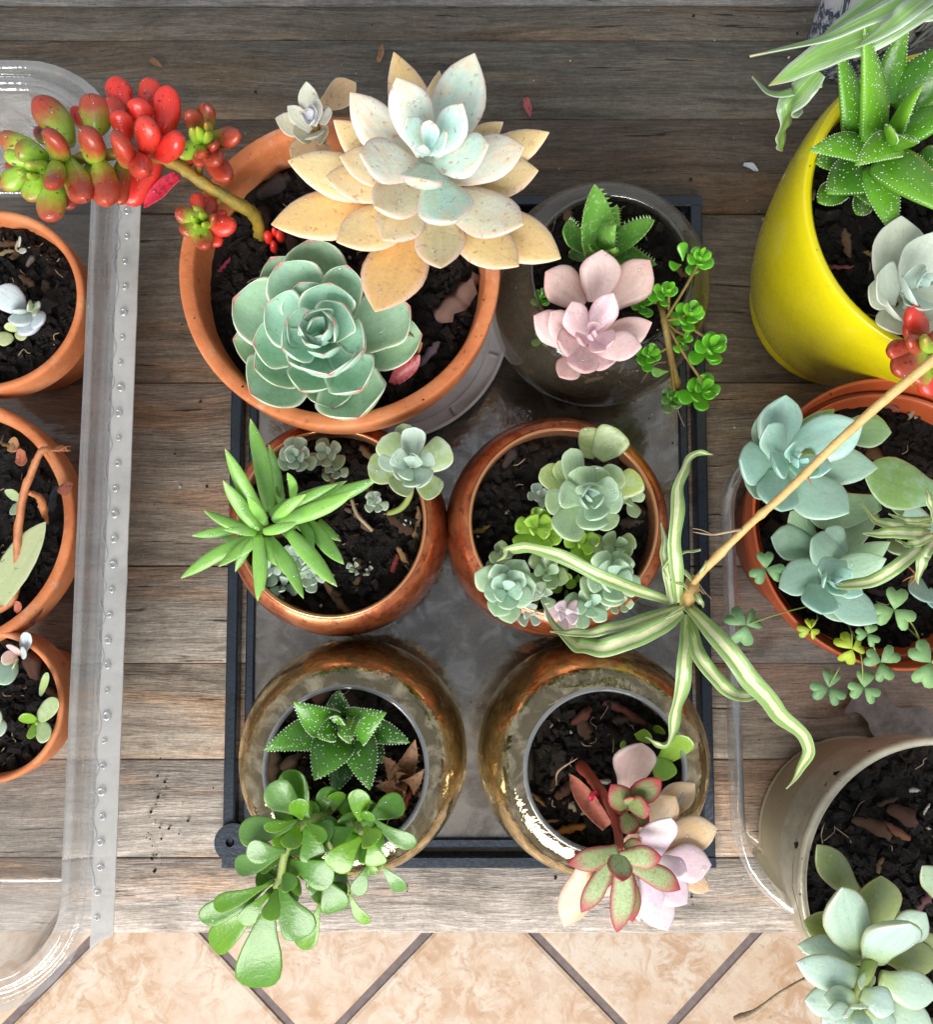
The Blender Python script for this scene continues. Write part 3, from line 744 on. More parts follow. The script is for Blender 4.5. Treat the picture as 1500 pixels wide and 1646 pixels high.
def KX(K, x, y): return K[0] + K[2] * x, K[1] + K[2] * y
def leaf_px(pl, K, b, t, w, zb, zt, mat, age=0.3, shape='spoon', th=0.30, bend=-0.05, cup=0.15, ku=0.45, drops=0, name='leaf', roll=0.0, twist=0.0, wav=0.0, label=None):
    bx, by = KX(K, *b); tx, ty = KX(K, *t)
    B, T = at(bx, by, zb), at(tx, ty, zt)
    ww = w * K[2] * mpp((bx + tx) / 2, (by + ty) / 2, (zb + zt) / 2)
    L = Leaf(B, T, ww, ww * th, shape, bend, cup, ku, roll, twist, wav)
    pl.leaf(L, mat, age, name, drops, label); return L
def rosette(pl, K, c, ztop, tips, mat, dz=0.03, shape='spoon', th=0.30, cup=0.18, drops=0, up=0.006, sink=0.014, bf=0.10, agek=1.0, bend_in=-0.16, bend_out=-0.04, ku=0.4, wav=0.03):
    cx, cy = KX(K, *c)
    C = at(cx, cy, ztop)
    for it in tips:
        x, y, w, l = it[:4]; o = it[4] if len(it) > 4 else {}
        tx, ty = KX(K, x, y)
        zt = ztop + up * (1 - l) - dz * l + o.get('dz', 0)
        zb = ztop - sink * (0.45 + 0.55 * min(1, l * 1.6)) - dz * l * 0.75 + o.get('dz', 0)
        T = at(tx, ty, zt)
        if 'b' in o:
            bx, by = KX(K, *o['b']); B = at(bx, by, o.get('zb', zb))
        else:
            B = Vector((C.x, C.y, zb)); B = B + (Vector((T.x, T.y, zb)) - B) * bf
        ww = w * K[2] * mpp(tx, ty, zt)
        be = o.get('bend', bend_in + (bend_out - bend_in) * min(l, 1))
        L = Leaf(B, T, ww, ww * o.get('th', th), o.get('shape', shape), be, o.get('cup', cup), ku, o.get('roll', 0), 0, wav)
        pl.leaf(L, o.get('mat', mat), o.get('age', l * agek), o.get('name', 'leaf'), drops if l > 0.15 else drops // 2, o.get('label'))
def auto_rosette(pl, px, py, ztop, rpx, n, mat, seed=1, shape='spoon', wk=0.62, dz=0.010, th=0.4, cup=0.12, drops=1, age0=0.0, age1=0.8, tilt=(0, 0), rmin=0.28, elong=1.0):
    rn = random.Random(seed); a = rn.uniform(0, 6.28)
    s = mpp(px, py, ztop); C = at(px, py, ztop)
    for i in range(n):
        l = i / max(n - 1, 1); a += 2.39996 + rn.uniform(-.22, .22)
        rr = rpx * s * (rmin + (1 - rmin) * l ** 0.8) * rn.uniform(.88, 1.08)
        d = Vector((math.cos(a), math.sin(a), 0))
        zt = ztop + 0.003 * (1 - l) - dz * l + (d.x * tilt[0] + d.y * tilt[1]) * rr
        zb = ztop - 0.35 * rpx * s - dz * l
        T = C + d * rr * elong; T.z = zt
        B = C + d * rr * 0.1; B.z = zb
        w = rpx * s * wk * (0.45 + 0.55 * l ** 0.6) * rn.uniform(.9, 1.1)
        L = Leaf(B, T, w, w * th, shape, -0.15 + 0.12 * l, cup, 0.5)
        pl.leaf(L, mat, age0 + (age1 - age0) * l, 'leaf', drops if rn.random() < 0.7 else 0)

# ------------------------------------------------------------------ pots
def pot(name, label, cat, c, parts, z0, group=None):
    t = thing(name, label, cat, (c.x, c.y, z0), group)
    for nm, prof, mat, wob in parts:
        v, f, uv = lathe(c, prof, 88, wob); part(nm, v, f, mat, t, uvs=uv)
    return t
def base_disc(t, c, r, z, mat): 
    v, f, uv = lathe(c, [(r, z), (0.0004, z)], 48); part('base', v, f, mat, t, uvs=uv)

def bowl_prof(rb, rm, z0, z1, zc, rfoot):
    """outer profile of a round fishbowl"""
    pts = [(rfoot, z0), (rfoot * 1.25, z0 + 0.001)]
    for k in range(1, 10):
        u = k / 10; z = z0 + 0.001 + (zc - z0) * u
        pts.append((rfoot * 1.25 + (rb - rfoot * 1.25) * math.sin(u * math.pi / 2) ** 0.75, z))
    for k in range(0, 11):
        u = k / 10; pts.append((rm + (rb - rm) * math.cos(u * math.pi / 2) ** 0.85, zc + (z1 - zc) * math.sin(u * math.pi / 2) ** 1.1))
    return pts
def fishbowl(name, label, px, py, rpx, mpx, mpy, mrpx, zrim, zc, soil_z, gmat, smat, seed, extra=(), chips=8, lipm=None, side_z=None):
    c = at(mpx, mpy, zrim); rb = rpx * mpp(px, py, zc); rm = mrpx * mpp(mpx, mpy, zrim)
    pr = bowl_prof(rb, rm, PZ + 0.0003, zrim, zc, rb * 0.45)
    t = thing(name, label, 'bowl', (c.x, c.y, PZ), 'round glass bowls in the black frame')
    v, f, uv = lathe(c, pr, 96); part('glass_body', v, f, gmat, t, uvs=uv)
    lip = [(rm - 0.0004, zrim - 0.0006), (rm + 0.0004, zrim + 0.0006), (rm - 0.0003, zrim + 0.0011), (rm - 0.0013, zrim + 0.0009), (rm - 0.0018, zrim - 0.0006), (rm - 0.0014, zrim - 0.003)]
    v, f, uv = lathe(c, smooth_prof(lip, 3), 96); part('lip', v, f, lipm or lipg, t, uvs=uv)
    ins = [(max(0.001, r - 0.0024), max(z, PZ + 0.0025)) for r, z in pr if z < (side_z or soil_z)]
    rs = interp([(z, r) for r, z in pr], soil_z) - 0.0024
    if not side_z: ins.append((rs, soil_z))
    else: rs = min(rs, rm + 0.006); ins.append((rs, soil_z - 0.001))
    v, f, uv = lathe(c, ins, 96, 0.004, (True, False)); part('soil_behind_glass', v, f, smat, t, uvs=uv, kind='stuff')
    soil(t, c, rs, soil_z, seed, 380, chips, extra)
    return t, c

# --- big terracotta pot on a white saucer
RZ = 0.105
c = at(545, 432, RZ); s = mpp(545, 432, RZ); ro = 260 * s
sc_c = at(622, 520, 0.012)
sr = 196 * mpp(622, 520, 0.012)
saucer = thing('white_saucer', 'white plastic saucer with ribbed rim under the big terracotta pot', 'saucer', (sc_c.x, sc_c.y, PZ))
v, f, uv = lathe(sc_c, smooth_prof([(0.001, PZ + 0.0008), (sr * 0.5, PZ + 0.0008), (sr * 0.84, PZ + 0.001), (sr * 0.85, PZ + 0.0028), (sr * 0.87, PZ + 0.003), (sr * 0.95, PZ + 0.004), (sr * 0.985, PZ + 0.009), (sr, PZ + 0.0135), (sr * 0.975, PZ + 0.0135)][::-1], 3), 96)
part('dish', v, [q[::-1] for q in f], plaster, saucer, uvs=uv)
for k in range(10):
    a = k * math.pi / 5 + 0.33
    mb = MB(); d = Vector((math.cos(a), math.sin(a), 0))
    tube(mb, [Vector((sc_c.x, sc_c.y, PZ + 0.0042)) + d * sr * 0.87, Vector((sc_c.x, sc_c.y, PZ + 0.0048)) + d * sr * 0.95], 0.0011, 6)
    mb.build('rib', plaster, saucer)
tz0 = PZ + 0.0042
bc = Vector((c.x * 0.75 + sc_c.x * 0.25, c.y * 0.75 + sc_c.y * 0.25, 0))
rb = min(ro * 0.62, sr * 0.72)
big = thing('terracotta_pot', 'large terracotta pot with thick rim on a white saucer', 'flowerpot', (c.x, c.y, tz0), 'terracotta pots')
pr = smooth_prof([(rb, tz0), (rb + 0.001, tz0 + 0.003), (ro * 0.86, RZ - 0.026), (ro * 0.885, RZ - 0.0245), (ro * 0.955, RZ - 0.0235), (ro * 0.985, RZ - 0.019), (ro * 0.998, RZ - 0.006), (ro * 0.995, RZ - 0.001), (ro * 0.975, RZ), (ro * 0.925, RZ - 0.0008), (ro * 0.90, RZ - 0.004), (ro * 0.87, RZ - 0.020), (ro * 0.84, RZ - 0.028)], 4)
v, f, uv = lathe(c, pr, 100, 0.002); part('body', v, f, terra, big, uvs=uv)
base_disc(big, c, rb, tz0 + 0.0002, terra)
soil(big, c, ro * 0.875, RZ - 0.018, 5, 700, 10, [(440, 300, 60, 30, (0.05, 0.04, 0.035)), (735, 480, 95, 55, (0.34, 0.20, 0.16)), (690, 570, 45, 60, (0.16, 0.12, 0.14)), (360, 425, 30, 40, (0.30, 0.03, 0.06))])

# --- two copper cups
def copper_cup(label, px, py, rpx, bpx, bpy_, brpx, seed, extra):
    zr = 0.083; c = at(px, py, zr); rm = rpx * mpp(px, py, zr); rb = brpx * mpp(bpx, bpy_, 0.042)
    t = thing('copper_cup', label, 'cup', (c.x, c.y, PZ), 'copper cups in the black frame')
    z0 = PZ
    pts = [(rb * 0.55, z0 + 0.0003), (rb * 0.62, z0 + 0.001)]
    for k in range(1, 9):
        u = k / 9; pts.append((rb * 0.62 + rb * 0.38 * math.sin(u * math.pi / 2) ** 0.8, z0 + 0.001 + (0.042 - z0) * u))
    for k in range(0, 9):
        u = k / 8; pts.append((rm + 0.0008 + (rb - rm - 0.0008) * math.cos(u * math.pi / 2) ** 0.9, 0.042 + (zr - 0.042) * math.sin(u * math.pi / 2) ** 1.15))
    v, f, uv = lathe(c, pts, 96, 0.0025); part('body', v, f, copper, t, uvs=uv)
    v, f, uv = lathe(c, [(rm + 0.0008, zr - 0.0004), (rm + 0.0004, zr + 0.0009), (rm - 0.0006, zr + 0.0009), (rm - 0.0012, zr - 0.001), (rm - 0.001, zr - 0.014), (rm, zr - 0.024)], 96, 0.001); part('rim', v, f, rimcop, t, uvs=uv)
    base_disc(t, c, rb * 0.56, z0 + 0.0004, copper)
    soil(t, c, rm - 0.0008, zr - 0.012, seed, 420, 9, extra)
    return t, c
copper_cup('copper cup holding the long green finger-leaved succulent', 533, 840, 151, 548, 850, 169, 21,
           [(590, 728, 30, -40, (0.30, 0.17, 0.08)), (668, 845, 60, 80, (0.36, 0.22, 0.10)), (650, 898, 45, -60, (0.40, 0.24, 0.10)), (540, 960, 60, 130, (0.24, 0.13, 0.05)), (575, 835, 55, -45, (0.20, 0.12, 0.08)), (635, 905, 30, 75, (0.30, 0.04, 0.03))])
copper_cup('copper cup holding dewy pale green stonecrop rosettes', 906, 838, 151, 890, 850, 171, 22,
           [(772, 850, 34, 20, (0.34, 0.20, 0.05)), (820, 735, 40, 60, (0.06, 0.04, 0.04)), (1015, 840, 40, 10, (0.16, 0.12, 0.09))])

# --- glass bowls
fishbowl('amber_glass_bowl', 'amber glass bowl holding the white-spotted haworthia and the jade plant', 561, 1210, 180, 556, 1236, 133, 0.083, 0.045, 0.058, amber, sidem, 31,
         [(440, 1235, 70, 90, (0.22, 0.15, 0.10)), (460, 1225, 50, 30, (0.26, 0.18, 0.12)), (650, 1290, 50, 60, (0.42, 0.08, 0.05))], 8, None, 0.073)
fishbowl('amber_glass_bowl', 'amber glass bowl holding the pastel pink and red-edged succulents', 956, 1215, 181, 973, 1238, 131, 0.083, 0.045, 0.058, amber, sidem, 32,
         [(935, 1150, 40, 40, (0.17, 0.05, 0.03)), (1005, 1145, 70, -25, (0.17, 0.05, 0.03)), (920, 1330, 55, 12, (0.50, 0.20, 0.03)), (930, 1300, 36, -30, (0.60, 0.52, 0.38)), (908, 1272, 26, 60, (0.66, 0.60, 0.48)), (866, 1285, 32, -40, (0.24, 0.11, 0.04)), (972, 1255, 20, 0, (0.7, 0.66, 0.55)), (885, 1320, 26, 10, (0.3, 0.18, 0.09))], 8, None, 0.073)
fishbowl('smoky_glass_bowl', 'dark smoky glass bowl holding the pink rosette and tiger jaw plant', 968, 468, 171, 982, 437, 130, 0.083, 0.045, 0.055, smoke, sidem_d, 33,
         [(955, 610, 30, 20, (0.5, 0.35, 0.2)), (1000, 590, 26, 60, (0.45, 0.32, 0.2))], 6, lips)

# --- yellow pot
YZ = 0.12
c = at(1556, 326, YZ); s = mpp(1556, 326, YZ); rr = 262 * s
cb = at(1345, 478, 0.006); rbase = 140 * mpp(1345, 478, 0.006)
c = Vector((c.x, c.y, 0))
ypot = thing('yellow_pot', 'glossy bright yellow ceramic pot with worn thick rim', 'flowerpot', (c.x, c.y, 0))
pr = smooth_prof([(rbase * 0.93, 0.0004), (rbase * 0.99, 0.002), (rbase * 1.0, 0.010), (rbase * 1.01, 0.013), (rbase * 1.13, 0.022), (rbase * 1.27, 0.045), (rr * 0.99, 0.075), (rr * 1.03, 0.098), (rr * 1.035, 0.112), (rr * 1.01, YZ - 0.001), (rr * 0.985, YZ), (rr * 0.955, YZ - 0.001), (rr * 0.935, YZ - 0.006), (rr * 0.92, YZ - 0.03)], 5)
v, f, uv = lathe(c, pr, 110, 0.0015); part('body', v, f, yellow, ypot, uvs=uv)
base_disc(ypot, c, rbase * 0.94, 0.0006, yellow)
soil(ypot, c, rr * 0.935, YZ - 0.018, 41, 600, 8, [(1352, 428, 36, -12, (0.36, 0.10, 0.10)), (1400, 412, 30, -20, (0.34, 0.20, 0.07)), (1308, 312, 22, 80, (0.4, 0.3, 0.2))])

# --- marbled pot at the corner
mc = at(1478, -78, 0.07); mr = 112 * mpp(1478, -78, 0.07)
mpot = thing('marbled_pot', 'white and navy marbled ceramic pot behind the yellow pot', 'flowerpot', (mc.x, mc.y, 0))
v, f, uv = lathe(mc, smooth_prof([(mr * 0.7, 0.0004), (mr * 0.74, 0.002), (mr * 0.9, 0.035), (mr * 1.0, 0.066), (mr, 0.07), (mr * 0.95, 0.07), (mr * 0.93, 0.05)], 4), 72); part('body', v, f, marble, mpot, uvs=uv)
base_disc(mpot, mc, mr * 0.7, 0.0006, marble)
soil(mpot, mc, mr * 0.93, 0.055, 42, 60, 2)

# --- clear trays
def rrect(x0, x1, y0, y1, rad, n=10):
    """outline (counter-clockwise) with outward normals; rad: per-corner radii (x1y0, x1y1, x0y1, x0y0)"""
    out = []
    for (cx, cy, r, a0) in ((x1 - rad[0], y0 + rad[0], rad[0], -90), (x1 - rad[1], y1 - rad[1], rad[1], 0), (x0 + rad[2], y1 - rad[2], rad[2], 90), (x0 + rad[3], y0 + rad[3], rad[3], 180)):
        for k in range(n + 1):
            a = R(a0 + 90 * k / n); d = Vector((math.cos(a), math.sin(a), 0)); out.append((Vector((cx, cy, 0)) + d * r, d))
    dense = []
    for i, (p, d) in enumerate(out):
        q, e = out[(i + 1) % len(out)]
        m = max(1, int((q - p).length / 0.02))
        for k in range(m): dense.append((p.lerp(q, k / m), d.lerp(e, k / m).normalized()))
    return dense
def sweep(outline, prof, wob=0.0):
    vs, fs = [], []; n = len(outline)
    for j, (o, z) in enumerate(prof):
        for i, (p, d) in enumerate(outline):
            q = p + d * o; w = wob * mnoise.noise((p.x * 60, p.y * 60, j * 0.4))
            vs.append((q.x + d.x * w, q.y + d.y * w, z + w))
        if j:
            for i in range(n):
                a, b = (j - 1) * n + i, (j - 1) * n + (i + 1) % n; fs.append((a, b, b + n, a + n))
    return vs, fs
# left tray
LZ = 0.075
a1 = at(128, 820, LZ); yt = at(0, 138, LZ).y; ybm = at(0, 1583, LZ).y
x1 = a1.x; x0 = x1 - 0.34
out = rrect(x0, x1, ybm, yt, (0.036, 0.036, 0.036, 0.036))
ltray = thing('clear_plastic_tray', 'clear plastic tray with a wide dotted flange holding three small terracotta pots', 'tray', (x1 - 0.17, (yt + ybm) / 2, 0), 'clear plastic trays')
prof = smooth_prof([(-0.020, 0.0030), (-0.017, 0.0045), (-0.010, 0.03), (-0.002, LZ - 0.004), (0, LZ), (0.0015, LZ + 0.0014), (0.0035, LZ + 0.0012), (0.0045, LZ - 0.003), (0.0065, LZ - 0.0045), (0.0085, LZ - 0.0035), (0.0095, LZ - 0.0005), (0.0125, LZ)], 3)
v, f = sweep(out, prof, 0.0006); part('wall', v, f, clearp, ltray)
v = [p + d * -0.020 for p, d in out]; v = [(p.x, p.y, 0.0030) for p in v]; part('tray_floor', v, [tuple(range(len(v)))], clearb, ltray, smooth=False)
# flat welded flange along the near long side
fw = (at(208, 820, LZ).x - x1)
ya_, yb_ = at(190, 1503, LZ).y, at(215, 250, LZ).y
N = 60; vs, fs = [], []
for z in (LZ - 0.0006, LZ + 0.0004):
    for i in range(N + 1):
        y = ya_ + (yb_ - ya_) * i / N
        w = 0.0005 * mnoise.noise((y * 50, 1, 0))
        yy0 = y - (0.006 if i == 0 else 0)
        vs += [(x1 + 0.0126, yy0, z + w), (x1 + fw * 0.72, yy0 + (0.003 if i == 0 else 0), z + w), (x1 + fw + 0.0002 * mnoise.noise((y * 90, 0, 0)), y, z - w)]
m3 = (N + 1) * 3
for i in range(N):
    for k in range(2):
        a = i * 3 + k; fs += [(m3 + a, m3 + a + 1, m3 + a + 4, m3 + a + 3), (a, a + 3, a + 4, a + 1)]
    a = i * 3 + 2; fs.append((a, a + 3, m3 + a + 3, m3 + a))
flange = part('flange', vs, fs, clearf, ltray, smooth=False)
# wavy weld line and weld dots
mb = MB(); pts = [Vector((x1 + fw * 0.55 + 0.0014 * math.sin(y * 330 + 2 * math.sin(y * 71)) , y, LZ + 0.0006)) for y in [ya_ + (yb_ - ya_) * i / 150 for i in range(8, 148)]]
tube(mb, pts, 0.00022, 5); mb.build('weld_seam', lipg, flange)
def ring_mesh():
    vs, fs, uv = lathe((0, 0), [(0.0006, 0), (0.0009, 0.0008), (0.0015, 0.0009), (0.0019, 0)], 14)
    me = bpy.data.meshes.new('weld_dot'); me.from_pydata(vs, [], fs); me.polygons.foreach_set('use_smooth', [True] * len(fs)); me.materials.append(lipg); return me
rm_ = ring_mesh()
for k, py in enumerate([340 + i * 40.5 for i in range(29)]):
    px = 205 - (py - 340) * 0.043 + random.uniform(-2, 2)
    p = at(px, py, LZ + 0.0005); p.z = LZ + 0.0005
    q_ = random.uniform(.75, 1.15); inst('weld_dot', rm_, flange, p, (0, 0, random.uniform(0, 6)), (q_, q_ * random.uniform(.8, 1.1), q_))
# right tray
QZ = 0.058
xa = at(1182, 900, QZ).x; yt2 = at(1300, 708, QZ).y; yb2 = at(1300, 1478, QZ).y
out = rrect(xa, xa + 0.30, yb2, yt2, (0.034, 0.034, 0.034, 0.046))
rtray = thing('clear_plastic_tray', 'clear thin plastic tray holding the orange and dull gold pots', 'tray', (xa + 0.15, (yt2 + yb2) / 2, 0), 'clear plastic trays')
prof = smooth_prof([(-0.012, 0.0030), (-0.010, 0.0045), (-0.006, 0.025), (-0.0015, QZ - 0.004), (0, QZ), (0.0018, QZ + 0.0018), (0.0042, QZ + 0.0010), (0.0052, QZ - 0.0030)], 3)
v, f = sweep(out, prof, 0.0011); part('wall', v, f, clearp, rtray)
v = [p + d * -0.012 for p, d in out]; part('tray_floor', [(p.x, p.y, 0.0030) for p in v], [tuple(range(len(v)))], clearb, rtray, smooth=False)
TZ = 0.0040

# --- small terracotta pots in the left tray
def small_terra(px, py, rpx, label, seed, extra=()):
    zr = 0.062; c = at(px, py, zr); ro = rpx * mpp(px, py, zr)
    t = thing('terracotta_pot', label, 'flowerpot', (c.x, c.y, TZ), 'terracotta pots')
    pr = smooth_prof([(ro * 0.66, TZ), (ro * 0.67, TZ + 0.002), (ro * 0.84, zr - 0.019), (ro * 0.86, zr - 0.018), (ro * 0.97, zr - 0.017), (ro * 0.99, zr - 0.014), (ro, zr - 0.003), (ro * 0.985, zr), (ro * 0.93, zr), (ro * 0.905, zr - 0.003), (ro * 0.87, zr - 0.02)], 4)
    v, f, uv = lathe(c, pr, 80, 0.002); part('body', v, f, terra, t, uvs=uv)
    base_disc(t, c, ro * 0.66, TZ + 0.0002, terra)
    soil(t, c, ro * 0.895, zr - 0.009, seed, 420, 8, extra)
small_terra(-16, 482, 151, 'small terracotta pot with powdery blue cuttings below the red sedum', 51, [(42, 452, 40, -35, (0.26, 0.14, 0.07)), (12, 408, 26, 10, (0.40, 0.28, 0.14)), (82, 480, 60, 70, (0.05, 0.045, 0.05)), (50, 420, 22, 60, (0.3, 0.25, 0.22))])
small_terra(-88, 843, 207, 'terracotta pot with a bent orange dry stalk, middle of the left tray', 52, [(90, 800, 45, 70, (0.035, 0.045, 0.06)), (22, 718, 36, -20, (0.30, 0.18, 0.05)), (62, 985, 40, 60, (0.28, 0.08, 0.04)), (20, 1000, 30, 60, (0.35, 0.10, 0.06))])
small_terra(-20, 1136, 123, 'smallest terracotta pot at the bottom of the left tray', 53)

# --- orange plastic pot and dull gold pot in the right tray
zr = 0.085; c = at(1445, 838, zr); ro = 236 * mpp(1445, 838, zr)
opot = thing('orange_plastic_pot', 'orange plastic nursery pot in the clear tray with blue-green rosettes', 'flowerpot', (c.x, c.y, TZ))
pr = smooth_prof([(ro * 0.68, TZ), (ro * 0.69, TZ + 0.002), (ro * 0.90, zr - 0.012), (ro * 0.915, zr - 0.0115), (ro * 0.985, zr - 0.011), (ro * 0.99, zr - 0.010), (ro, zr - 0.001), (ro * 0.995, zr), (ro * 0.982, zr), (ro * 0.97, zr - 0.002), (ro * 0.94, zr - 0.012), (ro * 0.90, zr - 0.03)], 4)
v, f, uv = lathe(c, pr, 100, 0.004); part('body', v, f, orange_p, opot, uvs=uv)
base_disc(opot, c, ro * 0.68, TZ + 0.0002, orange_p)
soil(opot, c, ro * 0.915, zr - 0.022, 61, 620, 8, [(1430, 655, 28, -30, (0.40, 0.16, 0.12)), (1468, 660, 30, 80, (0.50, 0.42, 0.28))])
zr = 0.082; c = at(1522, 1428, zr); ro = 240 * mpp(1522, 1428, zr)
gpot = thing('dull_gold_pot', 'dull gold metal pot with pale rim in the clear tray', 'flowerpot', (c.x, c.y, TZ))
pr = smooth_prof([(ro * 0.765, TZ), (ro * 0.785, TZ + 0.002), (ro * 0.80, TZ + 0.01), (ro * 0.90, zr - 0.02), (ro * 0.965, zr - 0.004), (ro * 0.97, zr - 0.002)], 5)
v, f, uv = lathe(c, pr, 100, 0.001); part('body', v, f, gold, gpot, uvs=uv)
pr = smooth_prof([(ro * 0.968, zr - 0.003), (ro * 0.992, zr - 0.002), (ro, zr), (ro * 0.985, zr + 0.0016), (ro * 0.955, zr + 0.0012), (ro * 0.94, zr - 0.002), (ro * 0.935, zr - 0.03)], 4)
v, f, uv = lathe(c, pr, 100, 0.001); part('rim', v, f, silver, gpot, uvs=uv)
base_disc(gpot, c, ro * 0.80, TZ + 0.0002, gold)
soil(gpot, c, ro * 0.938, zr - 0.014, 62, 800, 6, [(1440, 1335, 42, -30, (0.40, 0.16, 0.08)), (1425, 1290, 40, 30, (0.10, 0.055, 0.03)), (1400, 1330, 60, -25, (0.16, 0.08, 0.04)), (1415, 1390, 26, 60, (0.34, 0.20, 0.08)), (1470, 1270, 18, 0, (0.7, 0.66, 0.6)), (1485, 1450, 40, 60, (0.20, 0.08, 0.09)), (1490, 1300, 20, 60, (0.75, 0.72, 0.65))])
# a crumpled scrap lying in the tray between the two pots
rn = random.Random(8); vs, fs = [], []
cc = at(1448, 1160, 0.012); gx, gy = 12, 6
for z in (0, 0.0007):
    for j in range(gy + 1):
        for i in range(gx + 1):
            x = (i / gx - 0.5) * 0.05; y = (j / gy - 0.5) * 0.020 + 0.004 * math.sin(i * 0.9)
            vs.append((cc.x + x * 0.86 + y * 0.5, cc.y - x * 0.5 + y * 0.86, 0.0052 + z + 0.005 * abs(mnoise.noise((x * 120, y * 160, 2)))))
m1 = (gx + 1) * (gy + 1)
for j in range(gy):
    for i in range(gx):
        a = j * (gx + 1) + i; fs += [(m1 + a, m1 + a + 1, m1 + a + gx + 2, m1 + a + gx + 1), (a, a + gx + 1, a + gx + 2, a + 1)]
o = part('crumpled_scrap', vs, fs, simple('greyish_scrap', (0.42, 0.36, 0.32), 0.45, 0, 0.4, 150, 0.5), None, loc=(cc.x, cc.y, 0.005))
props(o, 'crumpled greyish scrap lying in the tray behind the gold pot', 'scrap')

# ================================================================== plants
def ribbon(pl, pts, w, mat, age=0.2, fold=0.28, twist=0.0, name='blade', tw0=0.0, prof=None, thick=0.0007, wave=0.0, jig=0.28):
    """long grass-like blade through 3-D points, folded along its middle"""
    P = crom(pts, 12); n = len(P); vs, fs, uv = [], [], []
    for i in range(2, n):
        a_ = i / n; P[i] = P[i] + Vector((mnoise.noise((i * .13, w * 9000, 1)), mnoise.noise((i * .13, w * 9000, 7)), mnoise.noise((i * .13, w * 9000, 3)))) * w * jig * a_
    prof = prof or [(0, .55), (.15, .9), (.4, 1), (.7, .8), (.9, .42), (1, .03)]
    XS = (-1, -.5, 0, .5, 1); M = len(XS)
    ph = LR.uniform(0, 6)
    for i, p in enumerate(P):
        t = i / (n - 1)
        tg = (P[min(i + 1, n - 1)] - P[max(i - 1, 0)]).normalized()
        es = Vector((0, 0, 1)).cross(tg)
        if es.length < 0.05: es = Vector((1, 0, 0))
        es.normalize(); nn = tg.cross(es)
        a = tw0 + twist * t; c, q = math.cos(a), math.sin(a); es, nn = es * c + nn * q, nn * c - es * q
        h = w / 2 * interp(prof, t)
        for side in (1, -1):
            for x in XS:
                wv = wave * h * math.sin(t * 26 + ph + (1.5 if x > 0 else 0)) * abs(x)
                vs.append(p + es * h * x + nn * (fold * h * abs(x) + side * thick / 2 * (1.3 - abs(x)) + wv)); uv.append(((x + 1) / 2, t))
        if i:
            a0, b0 = (i - 1) * 2 * M, i * 2 * M
            for k in range(M - 1):
                fs.append((a0 + k, a0 + k + 1, b0 + k + 1, b0 + k)); fs.append((a0 + M + k, b0 + M + k, b0 + M + k + 1, a0 + M + k + 1))
            fs.append((a0, b0, b0 + M, a0 + M)); fs.append((a0 + M - 1, a0 + 2 * M - 1, b0 + 2 * M - 1, b0 + M - 1))
    return part(name, vs, fs, mat, pl.t, uvs=uv, color=(max(age, .001), LR.random(), 0, 1))
def path_px(K, pts): return [at(*KX(K, x, y), z) for x, y, z in pts]

rn = random.Random(15)
def rim_dirt(t, c, r, z, n):
    mb = MB()
    for _ in range(n):
        a = rn.uniform(0, 6.28); q = r + rn.uniform(-.0025, .0022); e_ = rn.uniform(.00015, .0007)
        pnt = Vector((c.x + q * math.cos(a), c.y + q * math.sin(a), z + e_ * .3)); ee = Euler((rn.uniform(0, 6), rn.uniform(0, 6), 0)).to_matrix()
        mb.add([pnt + ee @ Vector(q_) * e_ for q_ in ((1.4, 0, 0), (-1, .2, 0), (0, .8, 0), (.2, -.8, .1), (0, .1, .7), (.1, 0, -.7))], [(0, 2, 4), (2, 1, 4), (1, 3, 4), (3, 0, 4), (2, 0, 5), (1, 2, 5), (3, 1, 5), (0, 3, 5)])
    mb.build('rim_dirt', crumbm, t, smooth=False, kind='stuff')
for t_, px_, py_, rp_, z_ in ((big, 545, 432, 247, RZ), (ypot, 1556, 326, 254, YZ), (gpot, 1522, 1428, 234, .0832), (opot, 1445, 838, 233, .085)):
    rim_dirt(t_, at(px_, py_, z_), rp_ * mpp(px_, py_, z_), z_, 16)

# ---- A  large cream and aqua rosette in the terracotta pot
K = (280, 70, 0.4267)
pl = Plant('ghost_plant', 'large open rosette with aqua heart and cream-yellow outer leaves, in the big terracotta pot', 'succulent', 640, 350, RZ - 0.018)
pl.stem([at(640, 385, RZ - 0.02), at(655, 330, .112), at(685, 250, .138)], [(0, .0045), (1, .0055)], stem_brown)
A = [(965, 284, 70, 0.0), (1030, 335, 78, 0.02), (940, 385, 60, 0.0), (872, 278, 95, .08), (1090, 228, 130, .12), (835, 132, 160, .26, {'dz': .004}), (1190, 385, 165, .2), (925, 522, 160, .2, {'bend': -.25}), (690, 425, 175, .30),
     (1062, 692, 200, .36, {'age': .12}), (1135, 48, 195, .40, {'age': .2}), (660, 192, 160, .48, {'age': .32}), (1328, 402, 175, .48, {'age': .3}), (748, 632, 170, .55, {'age': .42}), (1322, 700, 190, .56, {'age': .38}),
     (1242, 300, 110, .66), (1417, 354, 140, .78), (1377, 495, 170, .80, {'age': .66}), (1005, 868, 185, .68, {'age': .55}), (785, 748, 165, .66, {'age': .5}), (610, 762, 180, .80, {'age': .72}), (562, 520, 150, .70, {'age': .62}),
     (428, 460, 175, .86, {'age': .7}), (368, 696, 190, .98, {'age': .92}), (758, 1018, 225, .95, {'age': .98, 'b': (920, 640)}), (1300, 855, 180, .82, {'age': .74}), (1456, 826, 190, 1.0, {'age': .82}), (828, 52, 150, .85, {'age': .82}), (1000, 108, 100, .7),
     (598, 298, 140, .74, {'age': .68}), (620, 432, 150, .62, {'age': .55})]
